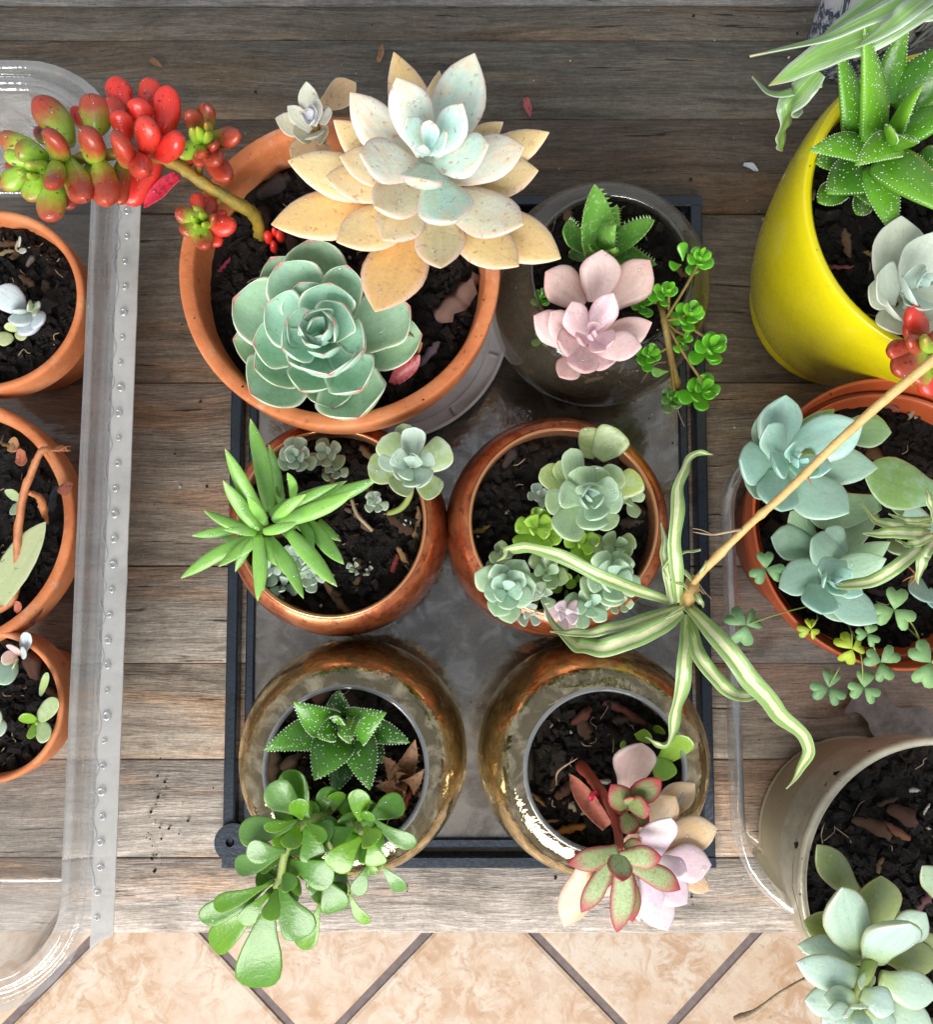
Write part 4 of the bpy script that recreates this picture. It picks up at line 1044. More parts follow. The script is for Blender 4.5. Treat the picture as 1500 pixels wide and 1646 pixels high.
rosette(pl, K, (955, 365), .170, [(a[0], a[1], a[2] * 1.1, *a[3:]) for a in A], ghost, dz=.036, th=.46, cup=.10, drops=5, ku=.6, up=.006, sink=.016)
pl.done()

# ---- B  blue-green echeveria
pl = Plant('echeveria', 'blue-green cabbage-like rosette with pale leaf edges and red tips, in the big terracotta pot', 'succulent', 510, 530, RZ - 0.018)
pl.stem([at(512, 535, RZ - .022), at(512, 530, .100)], .006, stem_brown)
B_ = [(495, 1132, 75, 0.0), (462, 1068, 80, 0.02), (585, 1080, 75, .03), (520, 1035, 80, .06), (608, 1045, 130, .16, {'bend': -.3}), (498, 1015, 150, .16, {'bend': -.3}), (403, 1152, 150, .26), (565, 1180, 120, .2),
      (343, 985, 195, .42), (590, 900, 200, .42), (718, 1155, 205, .42), (585, 1258, 205, .44), (292, 1132, 185, .60), (395, 828, 215, .60), (655, 835, 150, .62), (708, 1308, 200, .62), (478, 1312, 165, .70),
      (222, 968, 240, .82), (285, 1322, 235, .88), (700, 1420, 260, .92), (897, 998, 215, .85), (520, 742, 225, .90), (365, 812, 170, .92), (222, 1120, 170, 1.0), (940, 1105, 170, 1.0), (560, 1100, 70, .08), (530, 1120, 80, .12), (640, 980, 170, .34), (420, 1040, 150, .32), (640, 1230, 170, .5), (470, 900, 180, .52), (300, 1230, 190, .78), (820, 900, 170, .95), (600, 1380, 170, 1.0), (430, 1200, 150, .46)]
rosette(pl, K, (548, 1075), .128, [(a[0], a[1], a[2] * 1.1, *a[3:]) for a in B_], echev, dz=.026, shape='round', th=.22, cup=.46, drops=5, up=.006, sink=.013, bend_in=-.34, bend_out=-.30, bf=.06, wav=.07)
leaf_px(pl, K, (820, 1150), (940, 1130), 110, .090, .100, drym, .3, 'spoon', .1, .1, .5, name='dry_leaf', twist=.8)
leaf_px(pl, K, (820, 1290), (930, 1170), 70, .089, .098, magenta, .9, 'spoon', .1, .15, .5, name='dry_leaf', twist=1.0)
pl.done()

# ---- C  small grey rosette
pl = Plant('grey_rosette', 'small grey-white rosette with tan spotted lower leaves on the terracotta rim', 'succulent', 520, 215, RZ - 0.018)
pl.stem([at(540, 290, RZ - .02), at(520, 240, .112), at(503, 195, .130)], [(0, .003), (1, .0035)], stem_brown)
C_ = [(500, 240, 40, 0.0), (478, 268, 42, .04), (530, 290, 48, .06), (520, 225, 45, .08), (598, 262, 70, .3, {'b': (545, 290)}), (545, 208, 60, .22), (498, 145, 82, .36), (425, 238, 70, .36), (380, 285, 92, .44), (445, 345, 85, .42),
      (540, 350, 90, .36), (585, 335, 90, .5), (688, 155, 120, .95, {'age': .9, 'b': (560, 240)}), (448, 455, 130, .95, {'age': .85, 'b': (560, 340)}), (570, 420, 70, .8)]
rosette(pl, K, (508, 272), .140, C_, ghost_small, dz=.022, th=.26, cup=.2, drops=1, up=.003, sink=.008)
pl.done()

# ---- D  jelly-bean sedum
K = (0, 60, 0.32)
pl = Plant('jelly_bean_sedum', 'red and green jelly-bean sedum branch reaching out over the clear tray', 'succulent', 416, 380, RZ - 0.018)
pl.stem(path_px(K, [(1305, 1010, .086), (1285, 905, .104), (1150, 812, .116), (1000, 720, .122), (850, 622, .126), (700, 590, .128), (480, 600, .128), (260, 640, .128), (140, 680, .128)]), [(0, .0050), (.12, .0044), (.2, .0048), (.3, .0040), (.4, .0044), (1, .003)], stem_olive, rough=.2)
DB = [  # base, tip, width, redness, zb, zt
 ((640, 400), (572, 203), 128, .98, .124, .126), ((760, 380), (752, 202), 116, .80, .122, .128), ((825, 500), (852, 248), 138, 1.0, .126, .132), ((720, 450), (685, 308), 118, .90, .128, .137), ((735, 590), (740, 402), 140, .82, .130, .144),
 ((780, 600), (912, 505), 128, .98, .128, .142), ((620, 470), (535, 303), 112, .72, .124, .130), ((640, 520), (595, 368), 112, .86, .128, .138), ((640, 640), (598, 492), 148, .66, .130, .148), ((670, 580), (745, 700), 118, .74, .128, .144),
 ((475, 620), (452, 458), 145, .50, .130, .146), ((485, 500), (462, 282), 155, .48, .124, .132), ((420, 460), (368, 348), 72, .8, .116, .118), ((360, 540), (182, 308), 150, .42, .124, .130), ((310, 630), (268, 468), 142, .46, .130, .146),
 ((240, 540), (192, 448), 78, .6, .118, .120), ((350, 620), (440, 832), 140, .46, .130, .140), ((500, 620), (538, 842), 145, .50, .130, .139), ((620, 600), (605, 846), 100, .55, .124, .126), ((800, 620), (640, 848), 140, .92, .116, .112),
 ((210, 580), (-2, 500), 112, .30, .126, .130), ((240, 610), (70, 565), 118, .16, .130, .138), ((150, 640), (22, 588), 78, .08, .128, .130), ((150, 670), (2, 755), 110, .22, .126, .124), ((200, 680), (145, 828), 115, .14, .126, .124),
 ((275, 720), (245, 934), 138, .36, .124, .124), ((285, 630), (268, 772), 112, .36, .132, .146), ((225, 640), (138, 652), 88, .02, .132, .144), ((180, 660), (92, 690), 66, .02, .132, .142), ((160, 690), (110, 720), 50, .02, .132, .146), ((190, 690), (150, 700), 45, .02, .134, .148),
 ((335, 740), (348, 872), 92, .62, .118, .116), ((130, 640), (32, 652), 70, .6, .118, .116), ((470, 640), (440, 700), 80, .2, .124, .126)]
for b, t, w, ag, zb, zt in DB:
    leaf_px(pl, K, b, t, w * 1.06, zb, zt, bean, ag, 'bean', LR.uniform(.8, .98), LR.uniform(-.1, .04), 0, .95, drops=5, wav=.06)
def bean_cluster(c, items, zc):
    for t, w, ag, dz in items: leaf_px(pl, K, c, t, w, zc, zc + dz, bean, ag, 'bean', .86, -.1, 0, .95, drops=2)
bean_cluster((1015, 520), [((945, 366), 100, .50, .012), ((1052, 330), 105, .42, .010), ((965, 480), 62, .05, .018), ((1045, 490), 62, .04, .019), ((1000, 470), 50, .04, .020), ((1085, 555), 85, .42, .012), ((1216, 500), 108, .52, .006), ((1025, 600), 78, .36, .014),
                            ((1000, 650), 80, .55, .004), ((1100, 640), 110, .52, .010), ((1160, 732), 116, .62, .004), ((900, 655), 92, .60, .002), ((890, 605), 100, .08, .004), ((1045, 440), 60, .18, .018), ((1180, 470), 80, .5, .003)], .122)
pl.stem(path_px(K, [(1000, 720, .120), (1000, 640, .122), (1015, 540, .124)]), .0026, stem_olive, 'side_shoot')
bean_cluster((1018, 925), [((878, 882), 96, .34, .006), ((985, 782), 92, .72, .002), ((1070, 800), 80, .7, .002), ((985, 850), 66, .12, .012), ((1078, 905), 74, .28, .012), ((1188, 952), 112, .80, .002), ((1035, 1068), 100, .34, .004), ((908, 985), 96, .28, .004), ((1110, 1050), 84, .85, -.002),
                            ((965, 915), 46, .02, .015), ((1012, 895), 46, .02, .016), ((1025, 945), 46, .02, .016), ((985, 950), 40, .02, .017), ((1140, 880), 60, .8, 0)], .112)
pl.stem(path_px(K, [(1120, 800, .114), (1070, 860, .112), (1018, 930, .112)]), .0024, stem_olive, 'side_shoot')
for (x, y, w) in ((1350, 1020, 60), (1408, 1016, 58), (1376, 1066, 50), (1380, 995, 40)):
    leaf_px(pl, K, (x + 4, y + 8), (x - 4, y - 34), w, .089, .098, bean, .95, 'bean', .95, 0, 0, 1)
leaf_px(pl, K, (900, 700), (725, 862), 88, .118, .112, magenta, .1, 'lance', .25, .05, .3, name='withered_leaf', wav=.12, drops=2)
pl.done()

# ---- E  tiger jaw, F pink rosette, G trailing sedum in the smoky bowl
K = (780, 270, 0.3)
def teeth(pl, L, n=7):
    mb = MB()
    for sx in (-1, 1):
        for k in range(n):
            t = .25 + .7 * k / n; p = L.pt(t, sx * .97); sp, es, nn = L.frame(t)
            d = (es * sx * .6 + nn * .55 + L.ex * .35).normalized(); h = L.w * .13; r = L.w * .018
            q = p + d * h; a = L.ex * r * 1.6; b = nn * r * 1.6
            mb.add([p - a - b, p + a - b, p + b * 1.4, q], [(0, 1, 3), (1, 2, 3), (2, 0, 3)])
    return mb
pl = Plant('tiger_jaw_plant', 'bright green speckled tiger jaw plant with toothed leaves behind the pink rosette', 'succulent', 968, 400, .055)
pl.stem([at(968, 405, .052), at(968, 400, .074)], .005, stem_green)
tm = MB()
for b, t, w, zb, zt, ag, sh in (((610, 440), (575, 78), 215, .080, .112, .1, 'delta'), ((670, 380), (703, 186), 110, .076, .096, .4, 'delta'), ((690, 420), (926, 288), 165, .078, .106, .2, 'delta'), ((570, 450), (412, 336), 150, .076, .096, .7, 'round'),
                                 ((640, 440), (690, 312), 170, .084, .110, .15, 'delta'), ((690, 450), (925, 535), 150, .076, .092, .5, 'delta'), ((600, 450), (560, 430), 90, .086, .102, .1, 'delta'), ((660, 450), (700, 440), 90, .088, .106, .1, 'delta'), ((560, 450), (440, 480), 110, .070, .082, .8, 'delta')):
    L = leaf_px(pl, K, b, t, w, zb, zt, tiger, ag, sh, .28, -.12, .25, .35)
    m_ = teeth(pl, L, 8); tm.add(m_.v, m_.f)
tm.build('teeth', tiger, pl.t, smooth=False, color=(.1, 0, 0, 1), kind='stuff')
pl.done()
pl = Plant('pink_rosette', 'pale pink waxy rosette with water drops in the smoky glass bowl', 'succulent', 955, 528, .055)
pl.stem([at(950, 540, .052), at(955, 530, .075), at(957, 528, .098)], .005, stem_brown)
F_ = [(585, 880, 45, 0.0), (600, 815, 70, .02), (560, 900, 50, .02), (640, 985, 78, .12), (495, 915, 88, .14), (695, 932, 125, .16), (690, 668, 145, .26, {'age': .1}), (462, 715, 150, .28), (842, 962, 165, .44), (382, 930, 160, .44), (530, 1102, 170, .40, {'age': .3}),
      (624, 438, 215, .70, {'age': .6, 'b': (600, 720)}), (884, 498, 215, .86, {'age': .9, 'b': (660, 740)}), (316, 560, 215, .90, {'age': .85, 'b': (530, 730)}), (897, 832, 165, .66, {'age': .7}), (252, 795, 180, .72, {'age': .5}), (345, 770, 160, .56, {'age': .4}),
      (395, 1122, 140, .85, {'age': .6}), (705, 1040, 140, .80, {'age': .4}), (490, 1060, 120, .7, {'age': .3})]
rosette(pl, K, (585, 865), .122, [(a[0], a[1], a[2] * 1.08, *a[3:]) for a in F_], pinkm, dz=.028, th=.5, cup=.10, ku=.6, drops=6, up=.005, sink=.014)
L = pl.leaves[10]; pl.drop(L, .45, 0, .0034)
pl.done()
pl = Plant('trailing_sedum', 'small glossy green trailing sedum spilling over the right side of the smoky bowl', 'succulent', 1055, 480, .055)
pl.stem(path_px(K, [(900, 640, .060), (935, 720, .086), (960, 820, .096), (985, 960, .090), (1010, 1080, .074), (1040, 1180, .062)]), [(0, .0022), (1, .0028)], stem_brown, rough=.12)
for i, (x, y, r, n, z, ag) in enumerate([(1170, 465, 88, 9, .106, .3), (985, 645, 84, 9, .104, .5), (870, 700, 80, 8, .092, .7), (1115, 765, 110, 9, .100, .4), (890, 985, 84, 8, .094, .5), (1235, 945, 118, 9, .096, .4), (1185, 1175, 118, 9, .080, .4), (1020, 1225, 80, 8, .064, 1.0), (320, 880, 64, 8, .070, .7), (1090, 905, 60, 6, .090, .5), (305, 680, 70, 7, .066, .9)]):
    px, py = KX(K, x, y)
    auto_rosette(pl, px, py, z, r * .31, n + 2, trail, 70 + i, 'bean', .72, .009, .6, .05, 1, max(0, ag - .4), ag, rmin=.3)
    q = [(960, 820, .096), (985, 960, .090), (940, 720, .086)][i % 3]
    if i not in (8, 10): pl.stem(path_px(K, [q, ((q[0] + x) / 2, (q[1] + y) / 2 + 12, (q[2] + z) / 2 - .003), (x, y, z - .006)]), .0011, stem_brown, 'side_shoot', 6)
for b, t, w in (((1060, 500), (1058, 398), 62), ((1050, 520), (985, 525), 62), ((1100, 500), (1110, 570), 80), ((980, 1090), (890, 1095), 56), ((1050, 950), (1020, 985), 52)):
    leaf_px(pl, K, b, t, w, .094, .098, trail, .8 if w == 56 else .4, 'obov', .55, 0, .05, .6)
pl.stem(path_px(K, [(970, 1040, .072), (900, 1060, .070), (810, 1180, .050), (690, 1255, .026), (570, 1276, .018)]), .0006, root_m, 'root', 5)
pl.stem(path_px(K, [(1030, 1270, .056), (1040, 1320, .050), (1068, 1385, .044)]), .0004, root_m, 'root', 5)
pl.done()

# ---- H  finger-leaved succulent, I stonecrop in the left copper cup
K = (280, 640, 0.3067)
pl = Plant('finger_succulent', 'long pointed green finger leaves spreading over the left side of a copper cup', 'succulent', 455, 850, .071)
pl.stem([at(470, 850, .068), at(430, 850, .090), at(415, 852, .106)], .0032, stem_green)
pl.stem([at(470, 850, .068), at(480, 828, .090), at(490, 815, .102)], .0030, stem_green)
for b, t, w, zb, zt, ag, be in (((500, 590), (402, 106), 118, .098, .108, .4, .05), ((470, 640), (268, 258), 108, .104, .118, .2, .1), ((450, 690), (256, 426), 98, .106, .118, .2, .08), ((430, 700), (156, 588), 78, .104, .110, .3, -.25), ((400, 660), (94, 722), 76, .098, .096, .5, .1),
                             ((435, 710), (250, 690), 62, .110, .120, .1, .35), ((430, 725), (40, 944), 96, .104, .098, .15, .12), ((430, 730), (236, 884), 84, .108, .108, .1, .1), ((425, 740), (326, 908), 58, .104, .100, .4, .05), ((440, 720), (442, 1066), 96, .112, .114, .1, .08),
                             ((485, 730), (470, 1010), 66, .104, .104, .4, .05), ((500, 735), (684, 1052), 98, .106, .108, .35, .1), ((600, 700), (858, 990), 110, .106, .112, .3, .1), ((700, 640), (894, 874), 104, .098, .102, .5, .06), ((660, 640), (735, 785), 74, .100, .104, .5, 0), ((760, 640), (878, 752), 60, .090, .092, .6, 0),
                             ((620, 590), (1084, 420), 108, .092, .098, .6, .1), ((540, 650), (968, 478), 112, .104, .116, .2, .05), ((500, 600), (918, 436), 96, .098, .106, .4, -.05), ((620, 530), (600, 370), 64, .104, .124, .2, 0), ((560, 560), (500, 240), 78, .084, .090, .7, 0), ((570, 520), (535, 455), 56, .090, .094, .6, 0),
                             ((470, 700), (650, 650), 74, .112, .116, .2, .2), ((500, 740), (590, 930), 60, .098, .096, .6, .1), ((430, 660), (330, 610), 60, .094, .094, .6, .1), ((440, 690), (420, 660), 40, .114, .122, 0, 0), ((600, 580), (860, 450), 66, .106, .112, .3, .1), ((410, 730), (240, 740), 46, .100, .098, .6, 0), ((520, 640), (700, 500), 80, .110, .120, .1, .15), ((480, 660), (380, 500), 76, .108, .124, .1, .1), ((560, 680), (760, 820), 84, .100, .102, .4, .1), ((460, 740), (540, 880), 64, .110, .112, .2, .15), ((440, 720), (350, 830), 60, .110, .110, .2, .15), ((600, 620), (820, 560), 80, .100, .104, .5, .1), ((540, 600), (470, 400), 80, .094, .100, .6, .05), ((640, 660), (800, 720), 70, .094, .096, .6, .1)):
    leaf_px(pl, K, b, t, w * .8, zb, zt, finger, ag, 'lance', .66, be * 1.3 + LR.uniform(-.1, .1), -.05, .6, drops=3, wav=.05, twist=LR.uniform(-.5, .5))
    
pl.done()
pl = Plant('stonecrop', 'pale grey-green stonecrop rosettes around the soil of the finger-leaved plant cup', 'succulent', 560, 850, .071)
for i, (x, y, r, n, z, a0, a1) in enumerate([(630, 300, 125, 12, .096, .05, .5), (795, 290, 110, 9, .090, .2, .8), (830, 370, 80, 7, .082, .3, .7), (1050, 545, 85, 8, .084, .1, .5), (640, 830, 110, 9, .086, .0, .3), (560, 985, 110, 6, .080, .1, .4), (720, 940, 100, 9, .084, .05, .5), (935, 885, 58, 7, .078, .2, .6), (1015, 905, 44, 5, .077, .2, .6), (1215, 650, 42, 6, .077, .1, .3), (480, 900, 110, 9, .084, 0, .3)]):
    auto_rosette(pl, *KX(K, x, y), z, r * .3067, n, stone, 170 + i, 'round', .72, .007, .5, .1, 2, a0, a1)
    p0 = KX(K, x, y); pl.stem([at(p0[0], p0[1] + 6, .070), at(p0[0], p0[1] + 2, .075), at(p0[0], p0[1], z - .006)], .0016, stem_brown, n=6)
pl.stem(path_px(K, [(930, 530, .076), (960, 610, .076), (1040, 695, .074)]), .0015, root_m, 'bare_stem')
pl.done()
pl = Plant('stonecrop', 'flat-leaved olive and silver rosette leaning on a curved stem over the copper rim', 'succulent', 640, 815, .071)
pl.stem(path_px(K, [(1120, 605, .071), (1190, 575, .080), (1235, 510, .092), (1240, 420, .104)]), .0024, stem_green)
rosette(pl, K, (1240, 350), .122, [(1262, 150, 135, .35, {'age': .1}), (1235, 300, 70, .1), (1065, 320, 80, .3, {'age': .1}), (1140, 290, 110, .2, {'age': .05}), (1280, 300, 90, .1), (1200, 420, 90, .15), (1340, 440, 130, .2, {'age': .05}), (1260, 470, 110, .25, {'age': .1}), (1365, 310, 90, .3, {'age': .1}), (1150, 400, 90, .3, {'age': .1}),
                                 (1085, 205, 165, .85, {'age': .75}), (1195, 132, 110, 1.0, {'age': .9}), (1450, 250, 175, .85, {'age': .8}), (1012, 360, 165, .9, {'age': .9}), (1395, 505, 140, .95, {'age': .95}), (1160, 500, 140, .95, {'age': .85})], stone, dz=.016, shape='round', th=.35, cup=.14, drops=4, up=.004, sink=.009)
pl.done()

# ---- J  right copper cup
K = (700, 640, 0.42)
pl = Plant('dewy_stonecrop', 'dewy pale green rosettes crowding the right copper cup', 'succulent', 910, 860, .071)
rosette(pl, K, (600, 375), .126, [(590, 385, 40, 0.0), (615, 350, 50, .02), (575, 350, 60, .06), (640, 400, 70, .1), (560, 400, 70, .12), (615, 505, 120, .3), (640, 460, 100, .2), (720, 395, 110, .36), (700, 330, 100, .34), (590, 325, 110, .3), (470, 365, 110, .4), (485, 535, 140, .55), (415, 400, 110, .6), (550, 260, 110, .5), (640, 265, 110, .55), (712, 270, 110, .66), (515, 190, 90, .7, {'age': .5}),
                                   (695, 490, 90, .6), (700, 118, 140, .9, {'age': .85, 'b': (620, 230)}), (605, 112, 110, 1.0, {'age': .95, 'b': (580, 230)}), (785, 295, 110, .85, {'age': 1.0, 'b': (680, 370)}), (402, 270, 100, .9, {'age': .9}), (465, 240, 80, .8)], stone_b, dz=.024, th=.4, cup=.14, drops=7, up=.004, sink=.010, shape='round')
for i, (x, y, r, n, z, m_, a0, a1, d) in enumerate([(275, 735, 135, 14, .104, stone_b, 0, .5, 4), (690, 690, 120, 13, .100, stone_b, .05, .6, 5), (600, 800, 95, 9, .094, stone_b, .05, .5, 2), (390, 500, 105, 10, .098, lime, 0, .7, 2), (570, 560, 90, 8, .088, lime, .2, .9, 1), (505, 830, 80, 8, .094, pastel, 0, .3, 1), (430, 670, 95, 8, .090, stone_b, .4, .8, 1), (400, 370, 56, 6, .088, stone, 0, .3, 1), (760, 380, 75, 6, .088, stone_b, .4, .8, 1),
                                                     (700, 570, 90, 9, .090, stone_b, .4, .9, 2), (260, 610, 75, 6, .084, stone_b, .5, .9, 1), (420, 760, 60, 6, .096, stone, .2, .6, 1), (500, 690, 70, 6, .082, lime, .5, .9, 0), (370, 830, 60, 6, .090, stone, 0, .3, 1), (720, 790, 60, 6, .088, stone_b, .3, .7, 1)]):
    auto_rosette(pl, *KX(K, x, y), z, r * .47, n, m_, 270 + i, 'round' if i % 2 else 'spoon', .74, .009, .48, .1, d, a0, a1)
    p0 = KX(K, x, y); q0 = (p0[0] + (906 - p0[0]) * .3, p0[1] + (850 - p0[1]) * .3)
    pl.stem([at(*q0, .069), at(q0[0] * .5 + p0[0] * .5, q0[1] * .5 + p0[1] * .5, .077), at(*p0, z - .008)], .0018, stem_green, n=6)
pl.stem([at(925, 830, .069), at(940, 810, .092), at(952, 798, .116)], .003, stem_green)
pl.done()

# ---- K  haworthia in the left amber bowl
def tubercles(pl, leaves, mat, nrow=9, rk=1.0, edge=True, seed=3):
    rn = random.Random(seed); mb = MB()
    for L in leaves:
        m_ = max(4, int(L.L / .0015))
        for i in range(m_):
            t = .12 + .86 * i / m_
            if edge:
                for x in (-.98, .98):
                    _, es, n = L.frame(t); dome(mb, L.pt(t, x), (n * .6 + es * (1 if x > 0 else -1) * .8).normalized(), L.ex, .00042 * rk * rn.uniform(.7, 1.2), .9, 5)
            for _ in range(4):
                if rn.random() < .6:
                    x = rn.uniform(-.85, .85); tt = min(.97, max(.1, t + rn.uniform(-.03, .03))); _, es, n = L.frame(tt)
                    dome(mb, L.pt(tt, x), n, es, .00034 * rk * rn.uniform(.6, 1.2), .8, 5)
    mb.build('tubercles', white_bump, pl.t, kind='stuff')
K = (310, 1000, 0.3645)
pl = Plant('haworthia', 'dark green haworthia with white-dotted leaves in the left amber bowl', 'succulent', 545, 1180, .058)
pl.stem([at(545, 1180, .055), at(547, 1178, .078)], .006, stem_green)
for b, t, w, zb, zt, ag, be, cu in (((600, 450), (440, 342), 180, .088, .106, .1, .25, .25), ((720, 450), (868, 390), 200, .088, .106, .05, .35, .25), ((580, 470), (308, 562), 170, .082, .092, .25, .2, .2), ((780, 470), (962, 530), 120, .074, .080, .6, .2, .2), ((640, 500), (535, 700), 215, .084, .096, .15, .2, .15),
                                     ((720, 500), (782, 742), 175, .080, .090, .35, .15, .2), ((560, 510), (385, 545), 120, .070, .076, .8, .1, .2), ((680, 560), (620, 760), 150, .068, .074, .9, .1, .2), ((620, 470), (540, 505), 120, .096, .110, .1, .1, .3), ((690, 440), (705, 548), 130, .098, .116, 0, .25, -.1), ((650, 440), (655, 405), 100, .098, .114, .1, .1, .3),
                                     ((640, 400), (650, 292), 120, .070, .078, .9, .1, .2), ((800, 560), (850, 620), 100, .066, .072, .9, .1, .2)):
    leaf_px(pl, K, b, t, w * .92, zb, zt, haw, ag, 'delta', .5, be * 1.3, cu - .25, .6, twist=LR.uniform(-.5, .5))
tubercles(pl, pl.leaves, white_bump, rk=.95)
pl.done()
# dried haworthia offset
pl = Plant('dried_rosette', 'shrivelled brown spiny rosette beside the haworthia in the left amber bowl', 'succulent', 640, 1230, .058)
for b, t, w, zb, zt, be in (((920, 690), (832, 578), 90, .064, .080, .2), ((930, 690), (985, 500), 110, .064, .080, .2), ((950, 700), (1025, 640), 100, .064, .082, .4), ((930, 710), (800, 720), 90, .064, .076, .2), ((940, 710), (950, 740), 80, .066, .082, .3), ((930, 690), (890, 650), 70, .066, .084, .1)):
    L = leaf_px(pl, K, b, t, w, zb, zt, drym, .8, 'delta', .2, be, .5, .3, wav=.15, twist=.5)
    teeth(pl, L, 6).build('teeth', drym, pl.t, smooth=False, color=(.6, 0, 0, 1), kind='stuff')
pl.done()

# ---- L  jade plant
pl = Plant('jade_plant', 'glossy green jade plant with paddle leaves spilling over the front of the left amber bowl', 'succulent', 540, 1290, .058)
pl.stem(path_px(K, [(640, 800, .056), (570, 850, .086), (480, 890, .100), (410, 1010, .102), (390, 1110, .098), (365, 1165, .094)]), [(0, .0036), (1, .0024)], stem_green)
pl.stem(path_px(K, [(660, 800, .056), (700, 860, .084), (745, 925, .098)]), .0026, stem_green)
pl.stem(path_px(K, [(570, 850, .086), (600, 960, .086), (640, 1060, .080), (690, 1180, .066)]), .0020, stem_green)
JL = [((485, 860), (338, 705), 150, .1, 1.0, .102, .112), ((510, 870), (425, 640), 150, .0, .5, .098, .104), ((475, 885), (203, 932), 140, 0, .95, .100, .104), ((460, 870), (308, 898), 60, 0, .3, .108, .116), ((470, 890), (425, 1005), 105, 0, .3, .110, .118), ((410, 1010), (236, 995), 125, 0, .85, .104, .108), ((490, 900), (540, 1045), 130, 0, .45, .100, .098), ((490, 870), (592, 958), 70, 0, .4, .106, .110), ((395, 1020), (188, 1070), 105, 0, .95, .096, .092), ((420, 830), (360, 850), 100, 0, .9, .098, .100),
      ((480, 870), (470, 770), 100, 0, .3, .106, .118), ((560, 850), (600, 720), 100, 0, .6, .086, .090), ((620, 830), (640, 740), 90, 0, .3, .084, .090),
      ((735, 880), (728, 726), 108, 0, .3, .100, .112), ((760, 900), (805, 982), 120, 0, .05, .108, .114), ((748, 945), (610, 1085), 150, 0, .1, .104, .104), ((775, 950), (820, 1070), 112, 0, .15, .102, .100), ((790, 860), (985, 978), 92, 0, .8, .098, .096), ((755, 870), (928, 775), 125, 0, .6, .092, .092), ((720, 900), (600, 950), 100, 0, .5, .094, .094), ((740, 860), (800, 840), 70, 0, .4, .104, .112),
      ((830, 1065), (928, 1178), 86, 0, .9, .084, .078), ((690, 1190), (772, 1320), 66, 0, .1, .070, .064), ((780, 1060), (722, 1196), 84, 0, .5, .082, .078), ((780, 1050), (800, 1110), 60, 0, .2, .086, .084),
      ((360, 1135), (42, 1290), 120, 0, .45, .096, .090), ((345, 1150), (95, 1250), 90, 0, .3, .100, .096), ((345, 1195), (92, 1435), 140, 0, .15, .094, .082), ((330, 1190), (216, 1325), 96, 0, .3, .100, .098), ((372, 1180), (300, 1598), 225, 0, .45, .094, .080), ((370, 1175), (335, 1316), 92, 0, .3, .102, .106), ((385, 1150), (502, 1375), 175, 0, .7, .096, .092), ((430, 1050), (625, 1130), 160, 0, .6, .096, .100),
      ((570, 1110), (640, 1266), 150, 0, .45, .084, .078), ((565, 1230), (478, 1424), 104, 0, .1, .078, .070), ((560, 1040), (560, 1130), 100, 0, .8, .092, .098), ((370, 1170), (430, 1280), 90, 0, .9, .088, .084), ((395, 1090), (440, 1180), 90, 0, .6, .098, .102)]
for b, t, w, _, ag, zb, zt in JL:
    leaf_px(pl, K, b, t, w * .92, zb, zt, jade, ag, 'obov', .22, .16, .16, .6, drops=1, wav=.07, twist=LR.uniform(-.5, .5))
JR = random.Random(5)
for (x, y, z, r) in ((480, 900, .094, 150), (410, 1030, .092, 150), (390, 1120, .088, 140), (690, 900, .086, 150), (750, 940, .090, 130), (620, 1000, .082, 150), (560, 900, .082, 140), (600, 1140, .076, 110)):
    a = JR.uniform(0, 6.28)
    for k in range(7):
        a += 2.4 + JR.uniform(-.3, .3); rr = r * JR.uniform(.7, 1.05)
        leaf_px(pl, K, (x + 15 * math.cos(a), y + 15 * math.sin(a)), (x + rr * math.cos(a), y + rr * math.sin(a)), JR.uniform(75, 115), z - .004, z + JR.uniform(-.006, .004), jade, JR.choice((.1, .4, .5, .6, .9)), 'obov', .24, .12, -.05, .7, twist=JR.uniform(-.6, .6))
pl.done()

# ---- M  red-edged plant, N pastel ghost plant in the right amber bowl
K = (750, 1000, 0.328)
pl = Plant('red_edged_succulent', 'fuzzy green succulent with crimson leaf edges on red stems, right amber bowl', 'succulent', 960, 1265, .058)
pl.stem(path_px(K, [(560, 700, .062), (640, 800, .080), (720, 940, .096), (745, 1040, .106), (748, 1120, .112)]), [(0, .0046), (.3, .0036), (1, .003)], stem_red, rough=.14)
pl.stem(path_px(K, [(730, 940, .096), (770, 920, .102), (795, 905, .106)]), .0022, stem_red, 'side_shoot')
for b, t, w, zb, zt, ag, be in (((735, 1110), (497, 1180), 115, .116, .118, .3, .3), ((755, 1145), (958, 1148), 118, .116, .122, .2, .2), ((715, 1130), (560, 1414), 105, .116, .112, .15, .15), ((765, 1185), (735, 1512), 130, .114, .106, .1, .1), ((795, 1185), (1042, 1302), 118, .114, .112, .2, .12), ((800, 1230), (808, 1455), 88, .108, .098, .9, .05), ((745, 1150), (762, 1275), 130, .122, .132, .0, .1), ((700, 1190), (690, 1300), 60, .110, .108, .1, 0), ((770, 1100), (860, 1070), 60, .108, .112, .9, 0),
                             ((810, 870), (954, 760), 130, .108, .114, .95, .2), ((800, 900), (905, 905), 118, .110, .118, .5, .1), ((775, 900), (705, 790), 130, .106, .112, .6, .25), ((770, 940), (828, 1034), 104, .106, .108, .7, .1), ((810, 930), (896, 985), 84, .106, .108, .95, .1), ((790, 890), (800, 850), 60, .110, .118, .3, 0)):
    leaf_px(pl, K, b, t, w, zb, zt, velvet, ag, 'spoon' if w < 125 else 'lance', .46, be, .06, .65, drops=1)
leaf_px(pl, K, (690, 1000), (508, 745), 96, .090, .082, drym, .05, 'lance', .12, .1, .6, name='dry_leaf')
leaf_px(pl, K, (650, 860), (600, 850), 60, .084, .090, magenta, .0, 'bean', .6, 0, 0, 1, name='bud')
pl.done()
